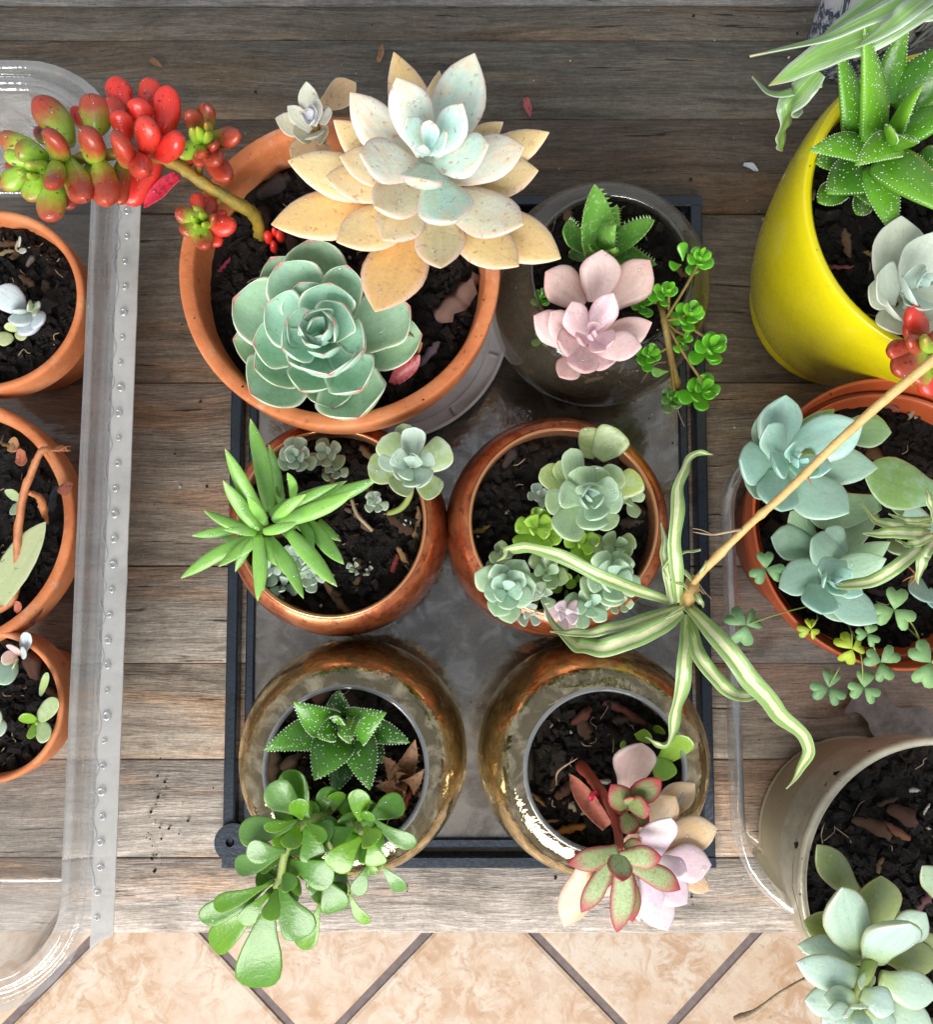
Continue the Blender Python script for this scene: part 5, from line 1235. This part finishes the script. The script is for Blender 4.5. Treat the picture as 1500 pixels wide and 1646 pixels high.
pl = Plant('pastel_ghost_plant', 'pastel pink, lilac and cream rosette leaning over the front of the right amber bowl', 'succulent', 1060, 1330, .058)
pl.stem(path_px(K, [(860, 860, .056), (880, 980, .078), (900, 1100, .090), (920, 1190, .096)]), .004, stem_brown)
for b, t, w, zb, zt, ag in (((900, 1180), (1000, 942), 180, .100, .122, .12), ((580, 1190), (478, 1484), 165, .088, .080, .95), ((700, 1220), (640, 1336), 150, .092, .090, .5), ((880, 1240), (982, 1504), 185, .092, .082, .15), ((900, 1220), (1078, 1374), 180, .096, .092, .1), ((960, 1170), (1198, 1185), 190, .096, .096, .2), ((1030, 1240), (1186, 1306), 110, .084, .080, .9), ((860, 1240), (935, 1412), 125, .100, .098, .05),
                             ((960, 1090), (1228, 1004), 180, .092, .094, .7), ((850, 1060), (1024, 850), 190, .086, .092, .72), ((900, 960), (1118, 785), 150, .080, .084, .75), ((785, 810), (858, 578), 210, .078, .092, .45), ((780, 1250), (845, 1455), 90, .088, .082, .4), ((950, 1160), (1085, 1225), 110, .104, .110, 0), ((840, 1150), (800, 1030), 120, .084, .090, .8), ((930, 1210), (960, 1290), 90, .104, .108, .05)):
    leaf_px(pl, K, b, t, w, zb, zt, pastel, ag, 'spoon', .44, -.06, .06, .65, drops=3, wav=.04)
pl.done()
pl = Plant('lime_cutting', 'small lime green serrated cutting behind the pastel rosette in the right amber bowl', 'succulent', 1065, 1225, .058)
for b, t, w, zb, zt, ag in (((950, 690), (1092, 552), 118, .074, .088, .2), ((930, 660), (985, 775), 120, .076, .082, .8), ((830, 560), (910, 545), 80, .064, .074, .3), ((920, 530), (968, 520), 60, .064, .072, .9), ((780, 600), (755, 590), 40, .064, .070, .3)):
    leaf_px(pl, K, b, t, w, zb, zt, lime, ag, 'round', .3, .05, .15, .5)
pl.stem(path_px(K, [(440, 800, .060), (450, 730, .070), (545, 665, .074)]), [(0, .0003), (.5, .0010), (1, .0003)], root_m, 'root', 6)
pl.stem([at(1060, 1225, .055), at(1062, 1220, .074)], .002, stem_green)
pl.done()

# ---- O  spider plantlet on a long straw runner
K = (700, 640, 0.42)
pl = Plant('spider_plantlet', 'striped cream and green spider plantlet hanging on a straw-coloured runner over the cups', 'spider plant', 1108, 960, .130)
pl.stem(path_px(K, [(965, 735, .132), (1060, 625, .140), (1190, 496, .150), (1330, 372, .160), (1500, 206, .172), (1700, 24, .186), (1905, -145, .200), (2300, -480, .215)]), [(0, .0022), (.09, .0021), (.19, .0031), (.21, .0023), (.33, .0022), (.345, .0030), (.36, .0023), (1, .0028)], stem_straw, 'runner', 10)
pl.stem(path_px(K, [(1195, 500, .150), (1130, 510, .150), (1060, 522, .148), (985, 512, .146)]), [(0, .0010), (.6, .0008), (1, .0003)], root_m, 'twig', 5)
pl.stem(path_px(K, [(1060, 522, .148), (1020, 505, .148), (985, 498, .147)]), .0003, root_m, 'twig', 5)
pl.stem(path_px(K, [(1400, 300, .163), (1420, 300, .165), (1440, 330, .166)]), [(0, .0018), (1, .0002)], stem_dry, 'twig', 5)
pl.stem(path_px(K, [(985, 690, .130), (975, 750, .134), (950, 800, .132)]), [(0, .0036), (.5, .0050), (1, .0030)], stem_straw, 'crown', 10, .12)
s = .42 * mpp(1100, 950, .13)
for pts, w, tw, ag, tw0 in (
    ([(930, 780, .132), (912, 560, .150), (925, 340, .150), (975, 220, .140), (1062, 208, .128)], 62, .9, .1, -.2),
    ([(890, 775, .132), (660, 690, .152), (440, 585, .150), (290, 570, .136), (240, 625, .118)], 58, -.7, .2, 0),
    ([(930, 800, .130), (720, 870, .138), (560, 905, .134), (440, 890, .124)], 46, .3, .1, .2),
    ([(945, 815, .132), (800, 900, .142), (620, 962, .136), (500, 925, .126), (403, 772, .116)], 78, .8, .2, -.3),
    ([(958, 830, .130), (952, 1010, .142), (915, 1190, .128), (880, 1320, .112), (808, 1296, .104)], 66, -.8, .2, .3),
    ([(960, 800, .132), (1090, 930, .152), (1210, 1080, .152), (1340, 1220, .136), (1432, 1350, .118), (1338, 1494, .098)], 80, .9, .15, -.2),
    ([(972, 850, .130), (1010, 990, .146), (1110, 1112, .142), (1200, 1140, .134), (1282, 1094, .126)], 62, -.5, .1, .2),
    ([(905, 785, .132), (876, 620, .140), (864, 478, .138)], 42, .3, .6, 0),
    ([(905, 720, .132), (872, 650, .140), (920, 600, .142), (1012, 580, .138)], 34, .8, .1, .4)):
    ribbon(pl, path_px(K, pts), w * s * .9, spider, ag, .5, tw * 1.6, 'blade', tw0, wave=.22)
for a, b, w in (((985, 700), (920, 640), 26), ((1000, 690), (1040, 620), 22), ((975, 730), (900, 700), 24), ((990, 740), (1030, 800), 26), ((960, 790), (880, 850), 24)):
    ribbon(pl, path_px(K, [(*a, .132), ((a[0] + b[0]) / 2, (a[1] + b[1]) / 2, .140), (*b, .138)]), w * s, spider, .3, .5, .8, 'bract', .3)
for (a, b) in (((1000, 700), (1060, 770)), ((985, 740), (1030, 780)), ((1010, 730), (1040, 750))):
    pl.stem(path_px(K, [(*a, .130), ((a[0] + b[0]) / 2, (a[1] + b[1]) / 2 + 6, .126), (*b, .120)]), [(0, .0007), (1, .0002)], root_m, 'root', 5)
pl.done()

# ---- P  blue-green ghost plants in the orange pot
K = (1140, 580, 0.3343)
pl = Plant('blue_ghost_plant', 'large blue-green rosette under the runner in the orange plastic pot', 'succulent', 1330, 760, .063)
pl.stem([at(1345, 770, .060), at(1320, 750, .090), at(1298, 733, .116)], .005, stem_green)
rosette(pl, K, (460, 455), .136, [(440, 445, 50, 0.0), (475, 470, 50, .02), (405, 388, 90, .1), (425, 478, 70, .06), (590, 520, 130, .18), (318, 515, 150, .2), (278, 302, 165, .34), (520, 560, 100, .2),
                                   (737, 305, 240, .5, {'age': .3}), (360, 160, 225, .55, {'age': .35}), (143, 474, 220, .6, {'age': .3}), (345, 727, 215, .55, {'age': .35}), (670, 742, 245, .62, {'age': .45}), (805, 520, 200, .76, {'age': .5}), (212, 664, 160, .86, {'age': .5}), (262, 238, 150, .9, {'age': .6}), (875, 350, 175, 1.0, {'age': .85, 'b': (620, 330)}), (600, 232, 130, 1.0, {'age': 1.0})],
        blueg, dz=.030, th=.40, cup=.06, drops=2, up=.005, sink=.015, ku=.6)
leaf_px(pl, K, (1085, 640), (712, 530), 250, .092, .100, blueg, .95, 'spoon', .3, .1, .05, .7, drops=2)
leaf_px(pl, K, (820, 680), (442, 720), 190, .080, .092, blueg, .7, 'round', .2, .05, .15, .5, drops=1)
leaf_px(pl, K, (800, 720), (620, 880), 150, .074, .086, blueg, .75, 'round', .2, .05, .15, .5, drops=1)
leaf_px(pl, K, (860, 620), (1000, 720), 160, .074, .080, blueg, .9, 'round', .2, .05, .15, .5)
pl.done()
pl = Plant('blue_ghost_plant', 'smaller blue-green rosette nearest the clovers in the orange plastic pot', 'succulent', 1350, 900, .063)
pl.stem([at(1375, 880, .060), at(1362, 915, .086), at(1352, 930, .100)], .004, stem_green)
rosette(pl, K, (640, 1055), .122, [(640, 1045, 45, 0.0), (655, 1075, 45, .02), (620, 1085, 60, .08), (690, 1010, 90, .16), (742, 1122, 100, .2), (640, 1130, 90, .16), (560, 1040, 90, .18), (515, 1000, 110, .3, {'b': (660, 985)}), (540, 1222, 190, .5, {'age': .2}), (805, 1262, 180, .62, {'age': .4}), (328, 1092, 175, .7, {'age': .45, 'b': (600, 1000)}),
                                   (848, 950, 150, .6, {'age': .6}), (480, 850, 175, .75, {'age': .5, 'b': (640, 960)}), (288, 848, 175, .95, {'age': .55, 'b': (520, 910)}), (388, 722, 140, 1.0, {'age': .7, 'b': (500, 860)}), (862, 870, 130, .9, {'age': .75}), (372, 990, 110, 1.0, {'age': .7}), (655, 1258, 110, .9, {'age': .6}), (560, 800, 150, .8, {'age': .5, 'b': (650, 930)})],
        blueg, dz=.030, th=.40, cup=.06, drops=2, up=.004, sink=.012, ku=.6)
for b, t, w, zb, zt, ag in (((1076, 800), (920, 760), 150, .076, .086, .4), ((1000, 1040), (1010, 1160), 130, .074, .084, .2), ((880, 860), (920, 940), 120, .070, .078, .8), ((1076, 1100), (1060, 1190), 80, .074, .082, .1)):
    leaf_px(pl, K, b, t, w, zb, zt, blueg, ag, 'round', .3, .05, .1, .6, drops=1)
pl.done()
# second spider plantlet
pl = Plant('spider_plantlet', 'pale striped spider plantlet at the right edge above the orange pot', 'spider plant', 1495, 850, .10)
s = .3343 * mpp(1490, 850, .12)
for pts, w, tw, ag in (([(1060, 790, .120), (900, 790, .136), (790, 760, .130), (728, 680, .120)], 52, .4, .1), ([(1060, 830, .122), (900, 830, .140), (740, 828, .132)], 62, .5, .05), ([(1060, 760, .122), (960, 770, .134), (868, 738, .130)], 36, .4, .1), ([(1040, 860, .122), (940, 960, .140), (780, 1060, .134), (640, 1080, .124), (556, 1052, .112)], 62, .8, .2),
                       ([(1076, 770, .122), (1060, 690, .138), (1028, 595, .136)], 46, .4, .2), ([(1050, 880, .120), (1020, 960, .130), (1000, 1080, .116)], 56, .3, .3), ([(1080, 860, .122), (1040, 930, .130), (1020, 1010, .120)], 50, .3, .2), ([(1070, 840, .124), (980, 880, .134), (900, 860, .126)], 44, .4, .3)):
    ribbon(pl, path_px(K, pts), w * s, spider, ag, .34, tw, 'blade', wave=.12)
pl.stem(path_px(K, [(1060, 860, .120), (1150, 780, .124), (1260, 640, .10), (1290, 560, .064)]), .0022, stem_straw, 'runner')
for a in ((960, 1080), (930, 1060), (905, 1010)):
    pl.stem(path_px(K, [(1000, 1030, .112), ((a[0] + 1000) / 2, a[1] - 20, .108), (*a, .100)]), [(0, .0008), (1, .0003)], stem_dry, 'root', 5)
pl.done()
# clovers
pl = Plant('clover_plant', 'thin-stemmed clovers with heart-shaped leaflets hanging over the orange pot rim', 'clover', 1400, 980, .063)
def heart(tip_dir, c, size, z, tilt, age):
    pts = [(0, 0), (.32, .30), (.62, .50), (.86, .52), (1.0, .38), (1.03, .2), (.90, .04), (.86, 0)]
    outl = pts + [(x, -y) for x, y in pts[-2:0:-1]]
    e = Vector((math.cos(tip_dir), math.sin(tip_dir), tilt)).normalized(); s_ = Vector((-math.sin(tip_dir), math.cos(tip_dir), 0)); n = e.cross(s_)
    vs, uv = [], []
    for dz in (0.0003, -0.0001):
        for x, y in outl:
            vs.append(c + e * x * size + s_ * y * size + n * (dz + size * .16 * abs(y) - size * .10 * x * x)); uv.append((.5 + y * .9, x))
        vs.append(c + e * .5 * size + n * (dz - size * .03)); uv.append((.5, .5))
    m_ = len(outl); fs = []
    for i in range(m_):
        j = (i + 1) % m_; fs += [(m_, i, j), (2 * m_ + 1, m_ + 1 + j, m_ + 1 + i), (i, m_ + 1 + i, m_ + 1 + j, j)]
    return vs, fs, uv
for i, (x, y, r, z, ag, a0, sx, sy, tl) in enumerate([(272, 998, 80, .100, .1, -25, 420, 1010, .1), (178, 1270, 105, .095, .15, 20, 520, 1170, -.5), (488, 1290, 55, .088, .95, 200, 520, 1220, -.4), (690, 1385, 85, .092, .97, 130, 650, 1240, -.4), (825, 1448, 88, .086, .3, 35, 690, 1250, .1), (762, 1312, 58, .090, .3, 70, 700, 1250, .1),
                                                          (575, 1570, 88, .080, .05, 75, 640, 1420, .1), (745, 1570, 82, .084, .35, 75, 690, 1300, .1), (890, 1195, 105, .100, .4, 80, 1010, 1330, .1), (1065, 1450, 110, .096, .35, 130, 940, 1270, .1)]):
    px, py = KX(K, x, y); c_ = at(px, py, z); sz = r * .3343 * mpp(px, py, z)
    st = pl.stem([at(*KX(K, sx, sy), .074), at(*KX(K, (x + sx) / 2 + 14, (y + sy) / 2 - 12), z * .5 + .044), c_ - Vector((0, 0, .0006))], .00055, stem_green, 'stalk', 5)
    for k in range(3):
        d = R(a0 + 120 * k + LR.uniform(-8, 8))
        v, f, uv = heart(d, c_, sz * LR.uniform(.92, 1.06), z, tl + LR.uniform(-.15, .1), ag)
        part('leaflet', v, f, clover, st, uvs=uv, color=(max(.001, ag + LR.uniform(-.06, .06)), 0, 0, 1))
pl.done()

# ---- Q  ghost plant in the gold pot
K = (1130, 1080, 0.344)
pl = Plant('olive_ghost_plant', 'pale aqua and olive thick-leaved plant bending over the front of the gold pot', 'succulent', 1420, 1480, .082)
pl.stem(path_px(K, [(900, 1080, .062), (830, 1230, .098), (780, 1360, .118), (740, 1460, .120), (690, 1570, .118)]), [(0, .0055), (1, .0035)], stem_green)
for b, t, w, zb, zt, ag, be in (((715, 1030), (526, 800), 150, .088, .100, .85, .05), ((755, 1320), (640, 995), 235, .112, .132, .3, -.05), ((790, 1230), (822, 936), 220, .100, .110, .92, .1), ((800, 1350), (960, 1150), 265, .116, .138, .12, -.05), ((770, 1345), (432, 1265), 130, .112, .110, .35, .08), ((790, 1440), (427, 1345), 165, .118, .120, .2, .05), ((690, 1250), (462, 1155), 160, .104, .104, .95, .1),
                                 ((830, 1430), (1090, 1500), 180, .112, .112, .3, .05), ((760, 1500), (588, 1455), 100, .118, .120, .2, 0), ((730, 1530), (555, 1508), 110, .120, .124, .4, 0), ((740, 1500), (895, 1580), 145, .122, .126, .1, .05), ((690, 1560), (470, 1525), 150, .114, .112, .2, .05), ((780, 1530), (1060, 1660), 170, .110, .106, .4, .05), ((820, 1300), (1100, 1350), 170, .102, .102, .9, .05),
                                 ((860, 1260), (1040, 1120), 170, .100, .106, .35, .05), ((1110, 1060), (1012, 895), 120, .094, .104, .6, .1), ((690, 1590), (580, 1580), 90, .122, .130, .1, 0), ((690, 1600), (640, 1680), 110, .120, .122, .15, 0), ((730, 1580), (760, 1680), 110, .122, .128, .1, 0), ((700, 1570), (760, 1555), 80, .126, .136, .05, 0), ((700, 1580), (650, 1590), 60, .126, .138, .0, 0),
                                 ((760, 1570), (900, 1690), 130, .114, .114, .3, 0), ((680, 1590), (560, 1680), 130, .114, .112, .2, 0), ((800, 1440), (720, 1440), 90, .118, .124, .6, 0), ((900, 1330), (1100, 1230), 140, .098, .102, .9, 0)):
    leaf_px(pl, K, b, t, w, zb, zt, oliveg, ag, 'spoon', .42, be, .04, .65, drops=3, wav=.04)
pl.stem(path_px(K, [(640, 1340, .100), (500, 1420, .098), (360, 1500, .092), (240, 1590, .086), (150, 1622, .082)]), [(0, .0010), (.6, .0014), (.9, .0030), (1, .0022)], root_m, 'dry_stalk', 8)
pl.done()

# ---- R  yellow pot: haworthia, ghost rosette, jelly beans, spider leaves
K = (1150, 0, 0.401)
pl = Plant('haworthia', 'bright green haworthia with white-beaded pointed leaves in the yellow pot', 'succulent', 1438, 225, YZ - .018)
pl.stem([at(1440, 225, YZ - .02), at(1438, 222, YZ + .012)], .008, stem_green)
for b, t, w, zb, zt, ag, be in (((640, 545), (562, 108), 165, .134, .158, .05, .1), ((565, 540), (470, 190), 135, .128, .140, .35, .15), ((685, 420), (768, 98), 130, .126, .140, .5, -.15), ((715, 550), (797, 348), 130, .140, .166, .05, .05), ((720, 420), (960, 160), 200, .124, .138, .8, .1), ((600, 605), (368, 612), 130, .132, .134, .3, .15), ((720, 580), (552, 672), 140, .140, .148, .1, .15),
                                 ((590, 690), (440, 785), 190, .122, .122, .85, .1), ((640, 680), (708, 948), 145, .126, .122, .35, .15), ((690, 640), (930, 870), 210, .134, .138, .25, .15), ((760, 520), (1000, 450), 170, .134, .146, .4, .1), ((600, 780), (560, 868), 90, .110, .112, .8, .05), ((700, 570), (680, 520), 80, .148, .162, .05, .1), ((720, 590), (775, 575), 90, .148, .160, .1, .2), ((560, 640), (395, 660), 110, .112, .114, .9, .1), ((520, 760), (400, 820), 110, .106, .108, .7, .1),
                                 ((800, 400), (960, 330), 160, .124, .132, .3, .1), ((820, 640), (980, 680), 170, .128, .130, .6, .1), ((590, 720), (620, 830), 110, .110, .110, .9, 0)):
    leaf_px(pl, K, b, t, w * .98, zb, zt + .006, haw_y, ag, 'lance' if w < 120 else 'delta', .6, be * 1.2, -.05, .6, twist=LR.uniform(-.35, .35))
tubercles(pl, pl.leaves, white_bump, rk=.78, seed=9)
pl.done()
pl = Plant('ghost_plant', 'pearly white-green rosette below the haworthia in the yellow pot', 'succulent', 1500, 450, YZ - .018)
pl.stem([at(1510, 450, YZ - .02), at(1500, 450, YZ + .012)], .005, stem_green)
rosette(pl, K, (865, 1120), .152, [(860, 1125, 50, 0), (840, 1090, 70, .06), (880, 1090, 70, .06), (795, 1060, 120, .25), (770, 1165, 150, .22), (830, 1250, 130, .28), (640, 1105, 190, .5), (735, 870, 230, .8), (606, 1150, 130, .8), (735, 1350, 190, .85), (690, 1230, 170, .7), (960, 1220, 170, .5), (1000, 1060, 190, .6), (680, 1000, 110, .95), (880, 930, 160, .5), (920, 1330, 170, .8), (1000, 900, 200, .9)],
        leaf_mat('pearly_leaf', [(0, (.46, .66, .58)), (.5, (.60, .68, .56)), (1, (.66, .68, .54))], edge=(.74, .70, .60), edgek=.4, sss=.3, rough=.4), dz=.026, th=.24, cup=.18, drops=1, up=.004, sink=.012)
pl.done()
pl = Plant('jelly_bean_sedum', 'short red-tipped jelly-bean sedum hanging on the yellow pot rim beside the runner', 'succulent', 1490, 540, YZ - .018)
for b, t, w, ag, zb, zt in (((840, 1330), (772, 1238), 105, .82, .136, .146), ((850, 1370), (756, 1300), 96, .75, .134, .140), ((830, 1400), (684, 1412), 92, .62, .130, .134), ((840, 1420), (712, 1492), 110, .56, .130, .134), ((850, 1390), (770, 1370), 84, .5, .140, .150), ((860, 1430), (800, 1540), 110, .25, .130, .132), ((880, 1440), (850, 1590), 100, .85, .124, .120), ((870, 1400), (900, 1330), 110, .4, .140, .150), ((870, 1400), (830, 1360), 70, .1, .142, .156), ((890, 1430), (950, 1500), 110, .4, .134, .136)):
    leaf_px(pl, K, b, t, w, zb, zt, bean, ag, 'bean', .82, -.05, 0, .95, drops=1)
pl.stem(path_px(K, [(1000, 1330, .100), (930, 1360, .126), (860, 1400, .134)]), .0028, stem_olive)
pl.done()
pl = Plant('spider_plant', 'long grey-green striped spider leaves lying across the back of the yellow pot', 'spider plant', 1500, 30, .12)
s = .401 * mpp(1400, 60, .16)
for pts, w, tw, ag, tw0 in (([(960, -60, .150), (800, 30, .168), (600, 130, .166), (400, 215, .156), (140, 268, .140)], 62, .5, .8, .1), ([(980, 0, .150), (800, 70, .164), (600, 190, .158), (420, 270, .146), (215, 345, .132)], 120, -.3, .3, 0), ([(940, -30, .156), (800, 70, .176), (690, 160, .172), (560, 240, .164)], 62, .4, .9, 0), ([(1000, -10, .140), (900, 60, .150), (740, 130, .146)], 120, .2, .4, 0),
                            ([(420, 290, .140), (350, 370, .134), (290, 450, .122), (258, 540, .106), (268, 605, .094)], 92, .4, .5, .2), ([(430, 340, .136), (330, 370, .130), (220, 378, .122), (148, 310, .112)], 34, .3, .4, 0), ([(960, -90, .150), (780, -20, .160), (620, 70, .156), (430, 190, .146)], 90, .2, .9, .1)):
    pts = [(x_, y_ - (42 if y_ < 300 and pts[0][0] > 800 else 0), z_) for x_, y_, z_ in pts]
    ribbon(pl, path_px(K, pts), w * s * 1.35, spider_g, ag, .25, tw, 'blade', tw0, wave=.04, thick=.0009, jig=.05)
pl.done()

# ---- S  cuttings in the left pots
K = (0, 320, 0.4255)
zs = .053
pl = Plant('powdery_cutting', 'powdery pale blue cuttings on the soil of the upper left small pot', 'succulent', 30, 510, zs)
for b, t, w, zb, zt, ag in (((90, 420), (-20, 340), 110, .060, .072, .15), ((110, 430), (60, 480), 90, .060, .068, .2), ((120, 440), (170, 470), 80, .060, .068, .05), ((110, 450), (120, 515), 100, .060, .066, .1), ((120, 420), (160, 405), 46, .062, .072, .6), ((120, 420), (110, 400), 44, .064, .074, .7), ((130, 425), (140, 440), 40, .064, .076, .6), ((100, 430), (60, 425), 60, .060, .070, .3),
                             ((60, 500), (30, 465), 46, .056, .062, .95), ((60, 510), (105, 520), 50, .056, .060, .95), ((50, 520), (-10, 540), 60, .056, .058, .95), ((70, 180), (80, 145), 26, .058, .066, .4), ((75, 190), (100, 200), 26, .058, .064, .4)):
    leaf_px(pl, K, b, t, w, zb, zt, palegrey, ag, 'bean', .5, .05, .1, .7, drops=1)
pl.stem(path_px(K, [(70, 160, .062), (62, 190, .058), (90, 205, .056)]), .0012, root_m, n=6)
pl.done()
pl = Plant('dry_stalk_cutting', 'orange dried bent stalk with a pale spotted leaf in the middle left pot', 'succulent', 40, 960, zs)
pl.stem(path_px(K, [(-30, 1560, .058), (40, 1520, .060), (64, 1440, .064), (66, 1280, .076), (88, 1120, .086), (120, 1030, .092), (155, 955, .096), (200, 945, .092), (265, 950, .082)]), [(0, .0036), (.5, .0028), (.8, .0024), (1, .0008)], stem_dry, rough=.16)
pl.stem(path_px(K, [(108, 1108, .086), (150, 1130, .080), (165, 1180, .072), (180, 1225, .064)]), [(0, .0018), (.6, .0034), (1, .0008)], stem_dry, 'side_shoot', rough=.2)
for k in range(8): pl.stem(path_px(K, [(160 + k * 8, 952, .094), (175 + k * 11, 945 + LR.uniform(-14, 14), .092), (190 + k * 11, 950 + LR.uniform(-25, 45), .088)]), [(0, .0008), (1, .0003)], stem_dry, 'dry_flake', 5)
leaf_px(pl, K, (-10, 1520), (190, 1215), 130, .060, .076, leaf_mat('pale_spotted_leaf', [(0, (.38, .43, .23)), (1, (.34, .39, .2))], spots=(.03, .03, .02), spotk=.9, spot_t=.68, rough=.5), .3, 'lance', .16, .1, .1, .6)
for b, t, w, zb, zt, ag, m_ in (((60, 1140), (50, 1095), 60, .058, .064, .8, stone), ((60, 1150), (70, 1190), 50, .058, .062, .6, stone), ((70, 1000), (100, 955), 50, .058, .066, .1, drym), ((60, 985), (110, 990), 46, .058, .064, .1, drym), ((30, 940), (80, 930), 60, .056, .062, .5, drym), ((270, 1070), (235, 1120), 50, .064, .066, .1, drym), ((60, 1560), (80, 1520), 36, .058, .062, .1, drym)):
    leaf_px(pl, K, b, t, w, zb, zt, m_, ag, 'round', .25, .1, .3, .5)
pl.done()
K = (0, 980, 0.405)
pl = Plant('sprouting_cutting', 'pinkish and lime baby leaves sprouting in the smallest left pot', 'succulent', 40, 1120, zs)
for b, t, w, zb, zt, ag, m_ in (((90, 170), (130, 90), 60, .060, .074, .1, palegrey), ((80, 180), (40, 130), 50, .060, .072, .4, pastel), ((70, 185), (0, 185), 60, .060, .070, .4, pastel), ((70, 200), (60, 220), 44, .060, .070, .9, palegrey), ((60, 210), (-20, 290), 110, .058, .064, .5, blueg), ((85, 180), (110, 160), 50, .062, .074, .3, palegrey),
                                 ((150, 440), (240, 350), 70, .060, .072, .9, stone), ((150, 450), (200, 515), 76, .060, .066, .8, stone), ((140, 445), (90, 410), 60, .060, .068, .95, lime), ((140, 450), (120, 515), 40, .060, .064, .9, lime), ((160, 340), (195, 245), 34, .058, .068, .95, stone), ((-10, 440), (10, 500), 70, .060, .064, .4, stone), ((-20, 420), (10, 430), 60, .060, .066, .5, stone)):
    leaf_px(pl, K, b, t, w, zb, zt, m_, ag, 'bean', .4, .05, .15, .6, drops=1)
pl.stem(path_px(K, [(140, 470, .056), (148, 445, .062)]), .0016, stem_green, n=6)
pl.done()

# ================================================================== litter on the table
def petal(name, label, cat, px, py, lpx, ang, mat, age, z=0.0006):
    c_ = at(px, py, z); l = lpx * mpp(px, py, z) / 2; d = Vector((math.cos(R(ang)), math.sin(R(ang)), 0))
    L = Leaf(c_ - d * l + Vector((0, 0, .0008)), c_ + d * l + Vector((0, 0, .0012)), l * .7, l * .12, 'lance', .25, .35, .5, 0, .8, .15)
    v, f, uv = L.mesh(); o = part(name, v, f, mat, None, uvs=uv, loc=c_, color=(age, 0, 0, 1)); props(o, label, cat)
petal('dried_petal', 'curled reddish dried petal on the dark boards right of the big rosette', 'petal', 848, 176, 36, -75, magenta, .9)
petal('dried_twig', 'tiny brown curled twig on the boards above the big rosette', 'twig', 612, 88, 30, 80, drym, .7)
petal('dried_twig', 'tiny dark twig on the boards above the red sedum', 'twig', 252, 104, 28, -35, drym, .9)
petal('dried_petal', 'small pale petal scrap on the boards left of the yellow pot', 'petal', 1206, 272, 26, -30, palegrey, .1)
rn = random.Random(77); mb = MB(); mw = MB()
for k in range(420):
    px, py = rn.uniform(150, 1400), rn.uniform(0, 1490)
    if rn.random() < .35: px, py = 190 + abs(rn.gauss(0, 50)), rn.gauss(1320, 50)
    if 370 < px < 1140 and 320 < py < 1390: zz = PZ + .0001
    else: zz = .0008
    if px < 235: continue
    c_ = at(px, py, zz); r_ = rn.choice((.0003, .0004, .0005, .0008)) * rn.uniform(.7, 1.4)
    e = Euler((rn.uniform(0, 6), rn.uniform(0, 6), rn.uniform(0, 6))).to_matrix()
    v = [c_ + e @ Vector(q) * r_ for q in ((1.3, 0, 0), (-1, .3, 0), (0, 1, .2), (0, -1, .1), (.1, 0, .8), (0, .1, -.7))]
    (mw if rn.random() < .3 else mb).add(v, [(0, 2, 4), (2, 1, 4), (1, 3, 4), (3, 0, 4), (2, 0, 5), (1, 2, 5), (3, 1, 5), (0, 3, 5)])
o = mb.build('soil_specks', crumbm, smooth=False, kind='stuff'); props(o, 'dark soil specks scattered over the boards and glass panel', 'soil')
o = mw.build('pale_specks', white_bump, smooth=False, kind='stuff'); props(o, 'tiny pale grit specks scattered over the boards and panel', 'grit')
